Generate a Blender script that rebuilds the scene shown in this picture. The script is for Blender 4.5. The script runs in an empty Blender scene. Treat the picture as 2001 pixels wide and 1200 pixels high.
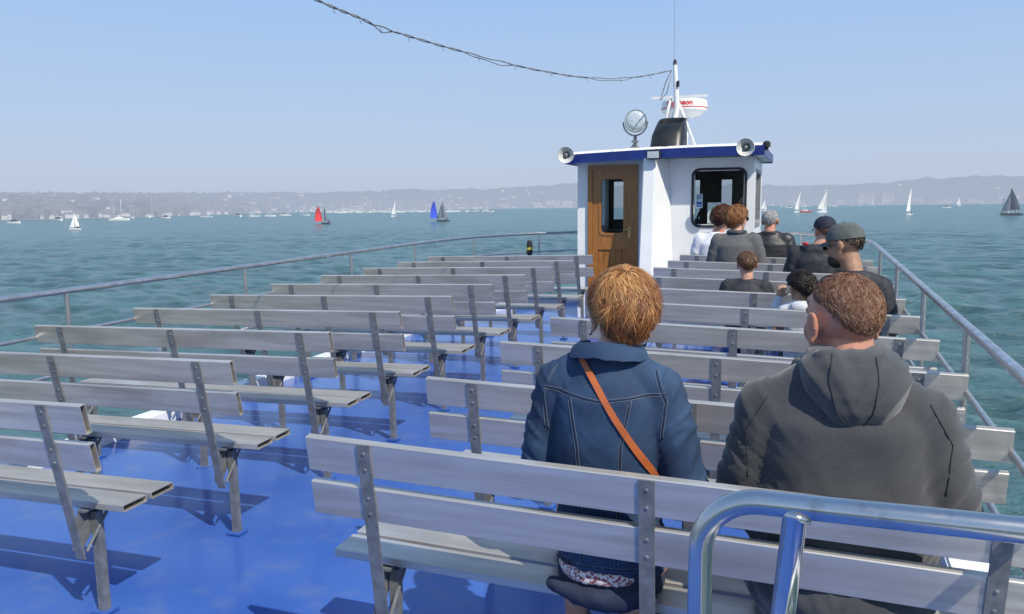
import bpy,bmesh,math,random
import numpy as np
from mathutils import Vector,Matrix,Quaternion,noise
from mathutils.bvhtree import BVHTree
random.seed(7); rng=np.random.default_rng(7)
scene=bpy.context.scene; C=scene.collection
rad=math.radians
# ------------------------------------------------------------ camera numbers
CAMZ=1.45; FPX=1614.5; YAW=.3487; PIT=.1203; ROL=-.0098
Fw=Vector((-math.sin(YAW)*math.cos(PIT),math.cos(YAW)*math.cos(PIT),-math.sin(PIT)))
R0=Vector((math.cos(YAW),math.sin(YAW),0)); U0=R0.cross(Fw)
Rt=R0*math.cos(ROL)+U0*math.sin(ROL); Up=U0*math.cos(ROL)-R0*math.sin(ROL)
XC=-1.80
def dz(x,y): return -.06+.0162*y-.0075*(x-XC)**2
SEA=-3.55
def bearing(u): return math.atan((u-1000.5)/FPX)-YAW
def polar(b,d): return (math.sin(b)*d,math.cos(b)*d)
# ------------------------------------------------------------ materials
def nt(mat): return mat.node_tree.nodes,mat.node_tree.links
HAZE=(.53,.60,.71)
def pm(name,c1,c2=None,scale=5,rough=.5,rough2=None,metal=0,bump=0,bscale=60,coord='Object',spec=.5,stretch=(1,1,1),detail=6,lo=.35,hi=.65,bdist=.01,haze=0,hmax=.86,hcol=HAZE,coat=0,sheen=0,c3=None,s3=1.2,bstretch=None,lo3=.55,hi3=.75,bdet=4,st3=(1,1,1)):
    m=bpy.data.materials.new(name); m.use_nodes=True; N,L=nt(m)
    b=N['Principled BSDF']; b.inputs['Roughness'].default_value=rough; b.inputs['Metallic'].default_value=metal
    b.inputs['Specular IOR Level'].default_value=spec; b.inputs['Base Color'].default_value=(*c1,1)
    if coat: b.inputs['Coat Weight'].default_value=coat; b.inputs['Coat Roughness'].default_value=.1
    if sheen: b.inputs['Sheen Weight'].default_value=sheen; b.inputs['Sheen Roughness'].default_value=.5
    if coord=='world':
        g=N.new('ShaderNodeNewGeometry'); src=g.outputs['Position']
    else:
        g=N.new('ShaderNodeTexCoord'); src=g.outputs['Object']
    def noi(sc,st,det=detail):
        mp=N.new('ShaderNodeMapping'); mp.inputs['Scale'].default_value=st; L.new(src,mp.inputs[0])
        n=N.new('ShaderNodeTexNoise'); n.inputs['Scale'].default_value=sc; n.inputs['Detail'].default_value=det; L.new(mp.outputs[0],n.inputs['Vector']); return n
    if c2 is not None:
        n=noi(scale,stretch); r=N.new('ShaderNodeMapRange'); r.inputs[1].default_value=lo; r.inputs[2].default_value=hi; L.new(n.outputs[0],r.inputs[0])
        mx=N.new('ShaderNodeMix'); mx.data_type='RGBA'; mx.inputs[6].default_value=(*c1,1); mx.inputs[7].default_value=(*c2,1); L.new(r.outputs[0],mx.inputs[0]); last=mx.outputs[2]
        if c3 is not None:
            n3=noi(s3,st3,8); r3=N.new('ShaderNodeMapRange'); r3.inputs[1].default_value=lo3; r3.inputs[2].default_value=hi3; L.new(n3.outputs[0],r3.inputs[0])
            m3=N.new('ShaderNodeMix'); m3.data_type='RGBA'; m3.inputs[7].default_value=(*c3,1); L.new(last,m3.inputs[6]); L.new(r3.outputs[0],m3.inputs[0]); last=m3.outputs[2]
        L.new(last,b.inputs['Base Color'])
        if rough2 is not None:
            q=N.new('ShaderNodeMapRange'); q.inputs[3].default_value=rough; q.inputs[4].default_value=rough2; L.new(r.outputs[0],q.inputs[0]); L.new(q.outputs[0],b.inputs['Roughness'])
    if bump:
        n=noi(bscale,bstretch or stretch,bdet); bp=N.new('ShaderNodeBump'); bp.inputs['Strength'].default_value=bump; bp.inputs['Distance'].default_value=bdist
        L.new(n.outputs[0],bp.inputs['Height']); L.new(bp.outputs[0],b.inputs['Normal'])
    if haze:  # aerial haze painted in as emission, growing with distance from the origin
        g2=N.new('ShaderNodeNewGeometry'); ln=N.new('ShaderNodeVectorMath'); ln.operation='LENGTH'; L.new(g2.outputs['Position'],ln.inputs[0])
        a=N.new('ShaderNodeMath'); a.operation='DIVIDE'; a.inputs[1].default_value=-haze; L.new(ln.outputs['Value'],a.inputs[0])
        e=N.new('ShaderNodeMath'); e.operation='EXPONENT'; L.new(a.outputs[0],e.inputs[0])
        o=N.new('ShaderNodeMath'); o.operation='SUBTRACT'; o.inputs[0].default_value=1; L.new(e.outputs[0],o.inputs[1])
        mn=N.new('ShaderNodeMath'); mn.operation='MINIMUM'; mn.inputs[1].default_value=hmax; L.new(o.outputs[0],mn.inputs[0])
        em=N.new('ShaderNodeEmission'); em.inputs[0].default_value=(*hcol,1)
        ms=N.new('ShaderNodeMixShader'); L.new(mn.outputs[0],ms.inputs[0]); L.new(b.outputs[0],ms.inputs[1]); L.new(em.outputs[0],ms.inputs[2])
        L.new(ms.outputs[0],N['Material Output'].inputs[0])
    return m
# ------------------------------------------------------------ geometry
class G:
    def __init__(s): s.v=[]; s.f=[]
    def add(s,v,f):
        o=len(s.v); s.v+= [tuple(p) for p in v]; s.f+=[tuple(i+o for i in q) for q in f]; return s
    def box(s,c,d,M=None):
        x,y,z=[a/2 for a in d]; c=Vector(c)
        vs=[Vector(p) for p in [(-x,-y,-z),(x,-y,-z),(x,y,-z),(-x,y,-z),(-x,-y,z),(x,-y,z),(x,y,z),(-x,y,z)]]
        if M is not None: vs=[M@p for p in vs]
        return s.add([p+c for p in vs],[(0,3,2,1),(4,5,6,7),(0,1,5,4),(1,2,6,5),(2,3,7,6),(3,0,4,7)])
    def lathe(s,c,A,prof,seg=24,caps=True):
        c=Vector(c); A=Vector(A).normalized(); nx=A.cross(Vector((0,0,1)) if abs(A.z)<.9 else Vector((1,0,0))).normalized(); ny=A.cross(nx); vs=[];fs=[]
        for p,r in prof:
            for k in range(seg): a=2*math.pi*k/seg; vs.append(c+A*p+(nx*math.cos(a)+ny*math.sin(a))*r)
        for i in range(len(prof)-1):
            for k in range(seg): l=(k+1)%seg; fs.append((i*seg+k,i*seg+l,(i+1)*seg+l,(i+1)*seg+k))
        if caps: fs.append(tuple(range(seg))[::-1]); fs.append(tuple((len(prof)-1)*seg+k for k in range(seg)))
        return s.add(vs,fs)
    def tube(s,pts,r,seg=10,caps=True,closed=False,flat=None):
        pts=[Vector(p) for p in pts]; n=len(pts)
        rs=r if isinstance(r,(list,tuple)) else [r]*n
        T=[]
        for i in range(n):
            if closed: a=pts[(i+1)%n]-pts[i-1]
            else: a=pts[min(i+1,n-1)]-pts[max(i-1,0)]
            T.append(a.normalized())
        up=Vector((0,0,1)) if abs(T[0].z)<.9 else Vector((0,1,0))
        nx=T[0].cross(up).normalized(); vs=[]
        for i in range(n):
            nx=(nx-T[i]*nx.dot(T[i])).normalized(); ny=T[i].cross(nx)
            for k in range(seg):
                a=2*math.pi*k/seg+ (math.pi/seg if seg==4 else 0); vs.append(pts[i]+(nx*math.cos(a)+ny*math.sin(a))*rs[i])
        fs=[]
        m=n if closed else n-1
        for i in range(m):
            j=(i+1)%n
            for k in range(seg):
                l=(k+1)%seg; fs.append((i*seg+k,i*seg+l,j*seg+l,j*seg+k))
        if caps and not closed:
            fs.append(tuple(range(seg))[::-1]); fs.append(tuple((n-1)*seg+k for k in range(seg)))
        return s.add(vs,fs)
    def cap(s,p0,p1,r0,r1,seg=14):
        p0=Vector(p0);p1=Vector(p1);d=p1-p0;L=d.length
        if L<1e-6: return s.ell(p0,(r0,r0,r0))
        d/=L; P=[];R=[]
        for a in (85,65,42,20,0): P.append(p0-d*r0*math.sin(rad(a)));R.append(r0*math.cos(rad(a)))
        for a in (0,20,42,65,85): P.append(p1+d*r1*math.sin(rad(a)));R.append(r1*math.cos(rad(a)))
        return s.tube(P,R,seg)
    def chain(s,pts,rs):
        for i in range(len(pts)-1): s.cap(pts[i],pts[i+1],rs[i],rs[i+1])
        return s
    def ell(s,c,r,M=None,nu=18,nv=11):
        c=Vector(c); vs=[];fs=[]
        for j in range(nv+1):
            t=math.pi*(j+.001*(j==0)-.001*(j==nv))/nv
            for i in range(nu):
                a=2*math.pi*i/nu; p=Vector((r[0]*math.sin(t)*math.cos(a),r[1]*math.sin(t)*math.sin(a),r[2]*math.cos(t)))
                if M is not None: p=M@p
                vs.append(p+c)
        for j in range(nv):
            for i in range(nu):
                k=(i+1)%nu; fs.append((j*nu+i,(j+1)*nu+i,(j+1)*nu+k,j*nu+k))
        fs.append(tuple(range(nu))); fs.append(tuple(nv*nu+i for i in range(nu))[::-1])
        return s.add(vs,fs)
    def loft(s,rings,seg=28,p=2.4):
        vs=[];fs=[]
        for (cx,cy,z,rx,ry) in rings:
            for k in range(seg):
                a=2*math.pi*k/seg; ca,sa=math.cos(a),math.sin(a)
                vs.append((cx+rx*math.copysign(abs(ca)**(2/p),ca),cy+ry*math.copysign(abs(sa)**(2/p),sa),z))
        n=len(rings)
        for i in range(n-1):
            for k in range(seg):
                l=(k+1)%seg; fs.append((i*seg+k,i*seg+l,(i+1)*seg+l,(i+1)*seg+k))
        fs.append(tuple(range(seg))[::-1]); fs.append(tuple((n-1)*seg+k for k in range(seg)))
        return s.add(vs,fs)
    def prism(s,poly,axis,a,b):
        def P(p,t): return {'x':(t,p[0],p[1]),'y':(p[0],t,p[1]),'z':(p[0],p[1],t)}[axis]
        n=len(poly); vs=[P(p,a) for p in poly]+[P(p,b) for p in poly]
        fs=[tuple(range(n))[::-1],tuple(range(n,2*n))]+[(i,(i+1)%n,n+(i+1)%n,n+i) for i in range(n)]
        return s.add(vs,fs)
    def ring(s,outer,inner,axis,a,b):
        def P(p,t): return {'x':(t,p[0],p[1]),'y':(p[0],t,p[1]),'z':(p[0],p[1],t)}[axis]
        n=len(outer); vs=[P(p,a) for p in outer]+[P(p,b) for p in outer]+[P(p,a) for p in inner]+[P(p,b) for p in inner]
        fs=[]
        for i in range(n):
            j=(i+1)%n
            fs+=[(i,j,n+j,n+i),(2*n+j,2*n+i,3*n+i,3*n+j),(j,i,2*n+i,2*n+j),(n+i,n+j,3*n+j,3*n+i)]
        return s.add(vs,fs)
    def build(s,name,mat,parent=None,smooth=False,bevel=0,local=False,label=None,autos=False):
        me=bpy.data.meshes.new(name)
        off=Vector((0,0,0)) if (local or parent is None) else parent_world(parent)
        me.from_pydata([tuple(Vector(p)-off) for p in s.v],[],s.f); me.update()
        bm=bmesh.new(); bm.from_mesh(me)
        if bevel: 
            bmesh.ops.bevel(bm,geom=bm.edges[:],offset=bevel,segments=2,affect='EDGES',clamp_overlap=True)
        bmesh.ops.recalc_face_normals(bm,faces=bm.faces[:])
        bm.to_mesh(me); bm.free()
        me.materials.append(mat)
        if smooth:
            me.polygons.foreach_set('use_smooth',[True]*len(me.polygons))
            if autos: me.set_sharp_from_angle(angle=rad(35))
        o=bpy.data.objects.new(name,me); C.objects.link(o)
        if parent is not None: o.parent=parent
        if label: o['label']=label
        return o
def fastmesh(name,V,F,smooth=False):
    k=F.shape[1]; me=bpy.data.meshes.new(name); me.vertices.add(len(V)); me.vertices.foreach_set('co',V.astype(np.float32).ravel())
    me.loops.add(F.size); me.loops.foreach_set('vertex_index',F.ravel().astype(np.int32))
    me.polygons.add(len(F)); me.polygons.foreach_set('loop_start',np.arange(0,F.size,k,dtype=np.int32)); me.polygons.foreach_set('loop_total',np.full(len(F),k,dtype=np.int32))
    me.update(calc_edges=True); me.validate()
    me.polygons.foreach_set('use_smooth',[smooth]*len(me.polygons)); return me
def parent_world(p):
    v=Vector((0,0,0))
    while p is not None: v+=Vector(p.location); p=p.parent
    return v
def empty(name,loc,label,cat,group=None,rot=None):
    o=bpy.data.objects.new(name,None); o.empty_display_size=.1; o.location=loc; C.objects.link(o)
    if rot: o.rotation_euler=rot
    o['label']=label; o['category']=cat
    if group: o['group']=group
    return o
def copytree(o,parent=None):
    n=o.copy(); C.objects.link(n)
    if parent is not None: n.parent=parent
    for c in list(o.children): copytree(c,n)
    return n
def rrect(x0,x1,z0,z1,r,n=6):
    out=[]
    for cx,cz,a0 in [(x1-r,z1-r,0),(x0+r,z1-r,90),(x0+r,z0+r,180),(x1-r,z0+r,270)]:
        for k in range(n+1):
            a=rad(a0+90*k/n); out.append((cx+r*math.cos(a),cz+r*math.sin(a)))
    return out
def catmull(P,n=8):
    P=[Vector(p) for p in P]; P=[P[0]*2-P[1]]+P+[P[-1]*2-P[-2]]; out=[]
    for i in range(1,len(P)-2):
        for k in range(n):
            t=k/n; a,b,c,d=P[i-1],P[i],P[i+1],P[i+2]
            out.append(.5*((2*b)+(c-a)*t+(2*a-5*b+4*c-d)*t*t+(3*b-a-3*c+d)*t**3))
    out.append(P[-2]); return out
# ------------------------------------------------------------ world & sun
w=bpy.data.worlds.new("World"); scene.world=w; w.use_nodes=True
N,L=w.node_tree.nodes,w.node_tree.links
bg=N['Background']; sky=N.new('ShaderNodeTexSky'); sky.sky_type='NISHITA'; sky.sun_disc=False
SUN=Vector((.62,-.47,.86)).normalized()
sky.sun_elevation=math.asin(SUN.z); sky.sun_rotation=math.atan2(SUN.x,SUN.y); sky.dust_density=2.5; sky.air_density=1.2; sky.ozone_density=1.5
L.new(sky.outputs[0],bg.inputs[0]); bg.inputs[1].default_value=.10
tc=N.new('ShaderNodeTexCoord'); sp=N.new('ShaderNodeSeparateXYZ'); L.new(tc.outputs['Generated'],sp.inputs[0])
cn=N.new('ShaderNodeTexNoise'); cm=N.new('ShaderNodeMapping'); cm.inputs['Scale'].default_value=(1.2,1.2,7); L.new(tc.outputs['Generated'],cm.inputs[0]); L.new(cm.outputs[0],cn.inputs['Vector']); cn.inputs['Scale'].default_value=1.6; cn.inputs['Detail'].default_value=5
ca_=N.new('ShaderNodeMath'); ca_.operation='MULTIPLY_ADD'; ca_.inputs[1].default_value=.06; L.new(cn.outputs[0],ca_.inputs[0]); cb_=N.new('ShaderNodeMath'); cb_.operation='SUBTRACT'; cb_.inputs[1].default_value=.03
L.new(sp.outputs['Z'],ca_.inputs[2]); L.new(ca_.outputs[0],cb_.inputs[0])
cr=N.new('ShaderNodeValToRGB'); L.new(cb_.outputs[0],cr.inputs[0])
E=cr.color_ramp.elements
E[0].position=0; E[0].color=(.52,.595,.74,1); E[1].position=1; E[1].color=(.17,.33,.66,1)
for p,c in [(.03,(.54,.63,.79,1)),(.10,(.485,.625,.86,1)),(.25,(.36,.565,.91,1))]:
    e=E.new(p); e.color=c
bg2=N.new('ShaderNodeBackground'); L.new(cr.outputs[0],bg2.inputs[0]); bg2.inputs[1].default_value=1
mx=N.new('ShaderNodeMixShader'); mx.inputs[0].default_value=.90
L.new(bg.outputs[0],mx.inputs[1]); L.new(bg2.outputs[0],mx.inputs[2]); L.new(mx.outputs[0],N['World Output'].inputs[0])
sl=bpy.data.lights.new('sun','SUN'); sl.energy=4.9; sl.angle=rad(.5); sl.color=(1,.93,.80)
so=bpy.data.objects.new('sun',sl); so.rotation_euler=SUN.to_track_quat('Z','Y').to_euler(); so.location=(20,-15,30); C.objects.link(so)
# ------------------------------------------------------------ common mats
M_alu=pm('brushed_aluminium',(.64,.61,.565),(.47,.45,.42),scale=3,rough=.29,rough2=.46,metal=.58,coord='world',stretch=(.7,5,12),bump=.14,bscale=160,bdist=.001,c3=(.34,.31,.27),s3=3.2,lo3=.50,hi3=.82,st3=(.6,2,3),detail=10)
M_galv=pm('galvanised_steel',(.24,.25,.26),(.15,.16,.17),scale=25,rough=.48,rough2=.62,metal=.4,coord='world',bump=.2,bscale=90,bdist=.003)
M_galvl=pm('galvanised_grey',(.36,.37,.38),(.26,.27,.28),scale=25,rough=.5,metal=.4,coord='world')
M_rail=pm('rail_metal',(.64,.63,.62),(.46,.46,.46),scale=14,rough=.24,rough2=.40,metal=.9,coord='world')
M_chrome=pm('polished_steel',(.70,.685,.67),(.56,.55,.545),scale=7,rough=.10,rough2=.24,metal=1,coord='world',bump=.05,bscale=40,bdist=.002,c3=(.38,.35,.32),s3=30,lo3=.6,hi3=.8)
M_blue=pm('blue_deck_paint',(.034,.100,.375),(.044,.122,.43),scale=1.3,rough=.14,rough2=.27,coord='world',bump=.15,bscale=12,bdist=.003,c3=(.10,.16,.34),s3=6.0,lo3=.52,hi3=.88,detail=9,bdet=7)
M_white=pm('white_gloss_paint',(.82,.83,.83),(.75,.76,.76),scale=3,rough=.35,coord='world',c3=(.66,.64,.58),s3=2,lo3=.62,hi3=.9,bump=.05,bscale=12,bdist=.01)
M_navy=pm('blue_gloss_paint',(.008,.022,.15),(.011,.030,.19),scale=4,rough=.35,coord='world')
M_black=pm('black_rubber',(.012,.012,.013),(.025,.025,.027),scale=30,rough=.55)
M_wood=pm('varnished_wood',(.40,.165,.034),(.25,.095,.020),scale=9,rough=.30,coord='world',stretch=(9,1,.7),coat=.3,lo=.3,hi=.7,bump=.1,bscale=30,bdist=.003)
# ------------------------------------------------------------ sea
def sea():
    a1=np.linspace(rad(-82),rad(48),640); a2=np.linspace(rad(48),rad(278),62)[1:-1]
    A=np.concatenate([a1,a2]); r=np.concatenate([np.geomspace(2.2,900,1000),[1300,2000,3500,7000,15000,30000]])
    RR,AA=np.meshgrid(r,A,indexing='ij'); X=RR*np.sin(AA); Y=RR*np.cos(AA); Z=np.zeros_like(X)
    sp=RR*.0060
    for k in range(84):
        lam=.42*(11**(k/83)); th=rad(205)+rng.normal(0,.75); amp=.0066*lam*rng.uniform(.5,1.3)
        kx,ky=math.sin(th)*2*math.pi/lam,math.cos(th)*2*math.pi/lam; ph=rng.uniform(0,6.28)
        att=np.clip(lam/(sp*2.3)-1,0,1)*np.clip(1.6-RR/520,0,1)
        mod=.55+.65*np.sin(.23*X*math.cos(k)+.31*Y*math.sin(k*1.7)+k)
        s_=np.sin(kx*X+ky*Y+ph+.8*np.sin(.31*X+.17*Y+k)); Z+=amp*att*mod*(s_+.35*s_*np.abs(s_))
    Z+=SEA
    n,m=X.shape; V=np.stack([X,Y,Z],-1).reshape(-1,3)
    idx=np.arange(n*m).reshape(n,m); i0=idx[:-1,:]; i1=idx[1:,:]
    F=np.stack([i0,np.roll(i0,-1,1),np.roll(i1,-1,1),i1],-1).reshape(-1,4)[:, ::-1]
    me=fastmesh('sea',V,F,True)
    if me.polygons[0].normal.z<0: me.flip_normals()
    m_=bpy.data.materials.new('sea_water'); m_.use_nodes=True; N,L=nt(m_); b=N['Principled BSDF']
    b.inputs['Roughness'].default_value=.20; b.inputs['IOR'].default_value=1.33; b.inputs['Specular IOR Level'].default_value=.5
    g=N.new('ShaderNodeNewGeometry')
    def noi(sc,st,det):
        mp=N.new('ShaderNodeMapping'); mp.inputs['Scale'].default_value=st; mp.inputs['Rotation'].default_value=(0,0,rad(20)); L.new(g.outputs['Position'],mp.inputs[0])
        n=N.new('ShaderNodeTexNoise'); n.inputs['Scale'].default_value=sc; n.inputs['Detail'].default_value=det; L.new(mp.outputs[0],n.inputs['Vector']); return n
    n1=noi(.02,(1,3,1),4); n0=noi(.45,(.5,1.6,1),10); n2=noi(1.6,(.6,1.6,1),8); n3=noi(6.5,(.7,1.4,1),4)
    mr=N.new('ShaderNodeMapRange'); mr.inputs[1].default_value=.35; mr.inputs[2].default_value=.65; L.new(n1.outputs[0],mr.inputs[0])
    mx=N.new('ShaderNodeMix'); mx.data_type='RGBA'; mx.inputs[6].default_value=(.054,.124,.128,1); mx.inputs[7].default_value=(.068,.152,.153,1); L.new(mr.outputs[0],mx.inputs[0])
    md=N.new('ShaderNodeMapRange'); md.inputs[1].default_value=.38; md.inputs[2].default_value=.62; md.inputs[3].default_value=.66; md.inputs[4].default_value=1.2; L.new(n0.outputs[0],md.inputs[0])  # shade of wave troughs painted into the water colour
    mm=N.new('ShaderNodeVectorMath'); mm.operation='SCALE'; L.new(mx.outputs[2],mm.inputs[0]); L.new(md.outputs[0],mm.inputs['Scale']); L.new(mm.outputs[0],b.inputs['Base Color'])
    b0=N.new('ShaderNodeBump'); b0.inputs['Strength'].default_value=.8; b0.inputs['Distance'].default_value=.6; L.new(n0.outputs[0],b0.inputs['Height'])
    b1=N.new('ShaderNodeBump'); b1.inputs['Strength'].default_value=1; b1.inputs['Distance'].default_value=.30; L.new(n2.outputs[0],b1.inputs['Height']); L.new(b0.outputs[0],b1.inputs['Normal'])
    b2=N.new('ShaderNodeBump'); b2.inputs['Strength'].default_value=.9; b2.inputs['Distance'].default_value=.08; L.new(n3.outputs[0],b2.inputs['Height']); L.new(b1.outputs[0],b2.inputs['Normal']); L.new(b2.outputs[0],b.inputs['Normal'])
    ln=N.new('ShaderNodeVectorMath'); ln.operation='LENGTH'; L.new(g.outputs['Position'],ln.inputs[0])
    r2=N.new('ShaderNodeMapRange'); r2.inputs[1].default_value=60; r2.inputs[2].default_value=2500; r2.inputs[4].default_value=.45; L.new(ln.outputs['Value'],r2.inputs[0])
    em=N.new('ShaderNodeEmission'); em.inputs[0].default_value=(.22,.39,.45,1)  # haze over far water, painted in as emission
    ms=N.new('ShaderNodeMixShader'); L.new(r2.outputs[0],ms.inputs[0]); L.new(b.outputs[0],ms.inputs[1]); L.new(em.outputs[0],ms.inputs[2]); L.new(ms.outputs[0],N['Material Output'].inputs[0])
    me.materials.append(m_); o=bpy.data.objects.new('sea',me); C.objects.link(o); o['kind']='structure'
sea()
# ------------------------------------------------------------ coast
SB=[-180,-100,-70,-51.8,-43.4,-38,-33.9,-28,-23.5,-15,-3,12,30,60,180]; SD=[480,480,500,560,690,980,1350,1900,2500,2900,3000,2900,2800,2600,2400]
def shore(bd): return float(np.interp(bd,SB,SD))
def ridge(bd): return float(np.interp(bd,[-100,-52,-43,-34,-24,-19,-15,-3,2,6,9,12,30],[.019,.0192,.0188,.0195,.0220,.0245,.028,.022,.021,.0265,.0275,.026,.023]))
def depth_of(bd): return float(np.interp(bd,[-60,-43,-34,-24,0],[450,500,700,1100,1400]))
def hill_z(bd,t):
    dr=shore(bd)+depth_of(bd); d=shore(bd)+t*depth_of(bd); zr=(ridge(bd)*dr-4.5-dr*.0012)*(.97+.15*noise.noise(Vector((bd*.35,3,0)))+.08*noise.noise(Vector((bd*1.3,7,0))))+CAMZ
    k=max(0,min(1,t)); k=k*k*(3-2*k); f=.18*min(1,t*6)+.82*k
    if t>1: f=1-.3*(t-1)
    return SEA+.8*min(1,t*30)+(zr-SEA)*f, d
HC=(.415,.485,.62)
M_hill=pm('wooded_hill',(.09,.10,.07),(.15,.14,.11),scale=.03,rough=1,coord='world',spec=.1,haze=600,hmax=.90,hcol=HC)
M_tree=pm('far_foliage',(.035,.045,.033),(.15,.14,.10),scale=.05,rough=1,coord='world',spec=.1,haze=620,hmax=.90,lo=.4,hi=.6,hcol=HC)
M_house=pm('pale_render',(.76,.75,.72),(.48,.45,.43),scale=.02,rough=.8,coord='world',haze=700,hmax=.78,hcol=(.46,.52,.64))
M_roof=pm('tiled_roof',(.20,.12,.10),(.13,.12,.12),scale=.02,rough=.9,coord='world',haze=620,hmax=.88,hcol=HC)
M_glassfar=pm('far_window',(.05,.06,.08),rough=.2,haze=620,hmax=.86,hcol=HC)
def coast():
    bs=np.linspace(-95,45,1500); ts=[-.04,0,.01,.03,.06,.1,.16,.22,.3,.38,.46,.55,.64,.73,.82,.9,1,1.15,1.4,2]
    vs=[];fs=[]
    for i,b in enumerate(bs):
        for t in ts:
            if t<0: z=SEA-1.5; d=shore(b)-6
            elif t==0: z=SEA+.4; d=shore(b)+3*noise.noise(Vector((b*2,0,0)))
            else: z,d=hill_z(b,t)
            x,y=polar(rad(b),d); vs.append((x,y,z))
    n=len(ts)
    for i in range(len(bs)-1):
        for j in range(n-1): fs.append((i*n+j,(i+1)*n+j,(i+1)*n+j+1,i*n+j+1))
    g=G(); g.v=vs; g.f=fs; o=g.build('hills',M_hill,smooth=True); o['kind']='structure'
    bm=bmesh.new(); bmesh.ops.create_icosphere(bm,subdivisions=1,radius=1); bv=np.array([v.co[:] for v in bm.verts]); bf=np.array([[v.index for v in f.verts] for f in bm.faces]); bm.free()
    V=[];F=[];off=0
    for k in range(21000):
        b=rng.uniform(-60,20); t=[rng.uniform(.02,.12),rng.uniform(.05,1.0),rng.uniform(.88,1.02)][k%3]
        if noise.noise(Vector((b*.9,t*6,1)))<-.18 and t<.85: continue
        z,d=hill_z(b,t); s=rng.uniform(2.0,4.8)*(1+ (d-700)/4200)
        x,y=polar(rad(b),d); q=bv*np.array([s*1.15,s*1.15,s*rng.uniform(.6,1.0)])*(1+rng.normal(0,.16,bv.shape[0]))[:,None]
        V.append(q+np.array([x,y,z+s*.35])); F.append(bf+off); off+=len(bv)
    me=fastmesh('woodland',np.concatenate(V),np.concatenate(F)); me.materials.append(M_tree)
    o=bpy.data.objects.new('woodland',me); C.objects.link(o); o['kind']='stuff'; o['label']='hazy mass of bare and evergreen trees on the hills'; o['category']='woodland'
    def house_mesh(w_,d_,h_,rf):
        base=empty('house',(0,0,0),'small pale rendered house with pitched roof on the wooded shore','house','houses along the far shore')
        G().box((0,0,h_/2),(w_,d_,h_)).build('wall',M_house,base,local=True)
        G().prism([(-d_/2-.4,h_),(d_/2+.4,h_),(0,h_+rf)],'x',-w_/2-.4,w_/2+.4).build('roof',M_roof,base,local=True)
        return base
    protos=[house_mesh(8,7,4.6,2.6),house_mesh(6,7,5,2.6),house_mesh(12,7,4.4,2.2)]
    for k in range(220):
        b=rng.uniform(-54,-30) if k<135 else (rng.uniform(-31,-15) if k<195 else rng.uniform(-3,12))
        t=rng.choice([rng.uniform(.006,.028),rng.uniform(.006,.028),rng.uniform(.03,.12),rng.uniform(.1,.8)]); z,d=hill_z(b,t); x,y=polar(rad(b),d)
        src=protos[k%3]; o=src if k<3 else copytree(src)
        sc=(.66+max(0,(d-700))/2600)*rng.uniform(.5,1.05); up=rng.uniform(1,4) if t>.03 else 0
        o.location=(x,y,z-.3+up*.5); o.rotation_euler=(0,0,-rad(b)+rng.normal(0,.5)); o.scale=(sc,sc,sc)
    def flats(b,t,w_,h_,dep=14):
        z,d=hill_z(b,t); x,y=polar(rad(b),d)
        base=empty('apartment_block',(x,y,z-.5),'pale flat-roofed apartment block above the far shore','apartment building','apartment blocks on the far shore',rot=(0,0,-rad(b)))
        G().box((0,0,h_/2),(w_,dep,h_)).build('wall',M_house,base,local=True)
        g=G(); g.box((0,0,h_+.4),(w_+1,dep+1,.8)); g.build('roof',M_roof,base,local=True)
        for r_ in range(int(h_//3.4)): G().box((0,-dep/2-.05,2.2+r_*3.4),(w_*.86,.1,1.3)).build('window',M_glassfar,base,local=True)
    for u,w_,h_ in [(1690,44,38),(1732,34,36),(1640,26,16),(1790,30,16),(1840,44,14),(1082,44,24),(1110,34,20),(1050,30,16),(985,34,14),(1900,40,12),(700,26,9),(1560,30,14)]:
        flats(math.degrees(bearing(u)),.03,w_,h_)
coast()
# ------------------------------------------------------------ boats
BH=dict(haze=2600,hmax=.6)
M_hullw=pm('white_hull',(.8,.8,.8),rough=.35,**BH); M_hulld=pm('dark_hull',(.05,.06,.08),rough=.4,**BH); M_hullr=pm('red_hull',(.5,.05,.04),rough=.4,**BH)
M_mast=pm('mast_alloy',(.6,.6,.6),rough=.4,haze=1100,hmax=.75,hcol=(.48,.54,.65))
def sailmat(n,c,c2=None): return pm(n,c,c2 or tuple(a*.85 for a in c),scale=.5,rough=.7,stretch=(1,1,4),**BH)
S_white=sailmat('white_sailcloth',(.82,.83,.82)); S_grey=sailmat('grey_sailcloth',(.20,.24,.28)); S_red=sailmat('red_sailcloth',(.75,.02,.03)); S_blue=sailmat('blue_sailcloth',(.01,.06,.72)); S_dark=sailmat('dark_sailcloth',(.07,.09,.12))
def hull_geo(Ln,B,D):
    g=G(); st=[(-.5,.62,.9),(-.35,.85,1),(-.1,1,1),(.15,.92,1),(.35,.6,1.05),(.47,.22,1.12),(.5,.02,1.18)]
    vs=[];fs=[]
    prof=[(1,1),(.97,.6),(.8,.2),(.35,-.05),(0,-.12),(-.35,-.05),(-.8,.2),(-.97,.6),(-1,1)]
    for x,bw,dh in st:
        for px,pz in prof: vs.append((x*Ln,px*B/2*bw,(pz*dh)*D-.15*D))
    n=len(prof)
    for i in range(len(st)-1):
        for k in range(n): 
            l=(k+1)%n; fs.append((i*n+k,i*n+l,(i+1)*n+l,(i+1)*n+k))
    fs.append(tuple(range(n))); fs.append(tuple((len(st)-1)*n+k for k in range(n)))
    return g.add(vs,fs)
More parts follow.
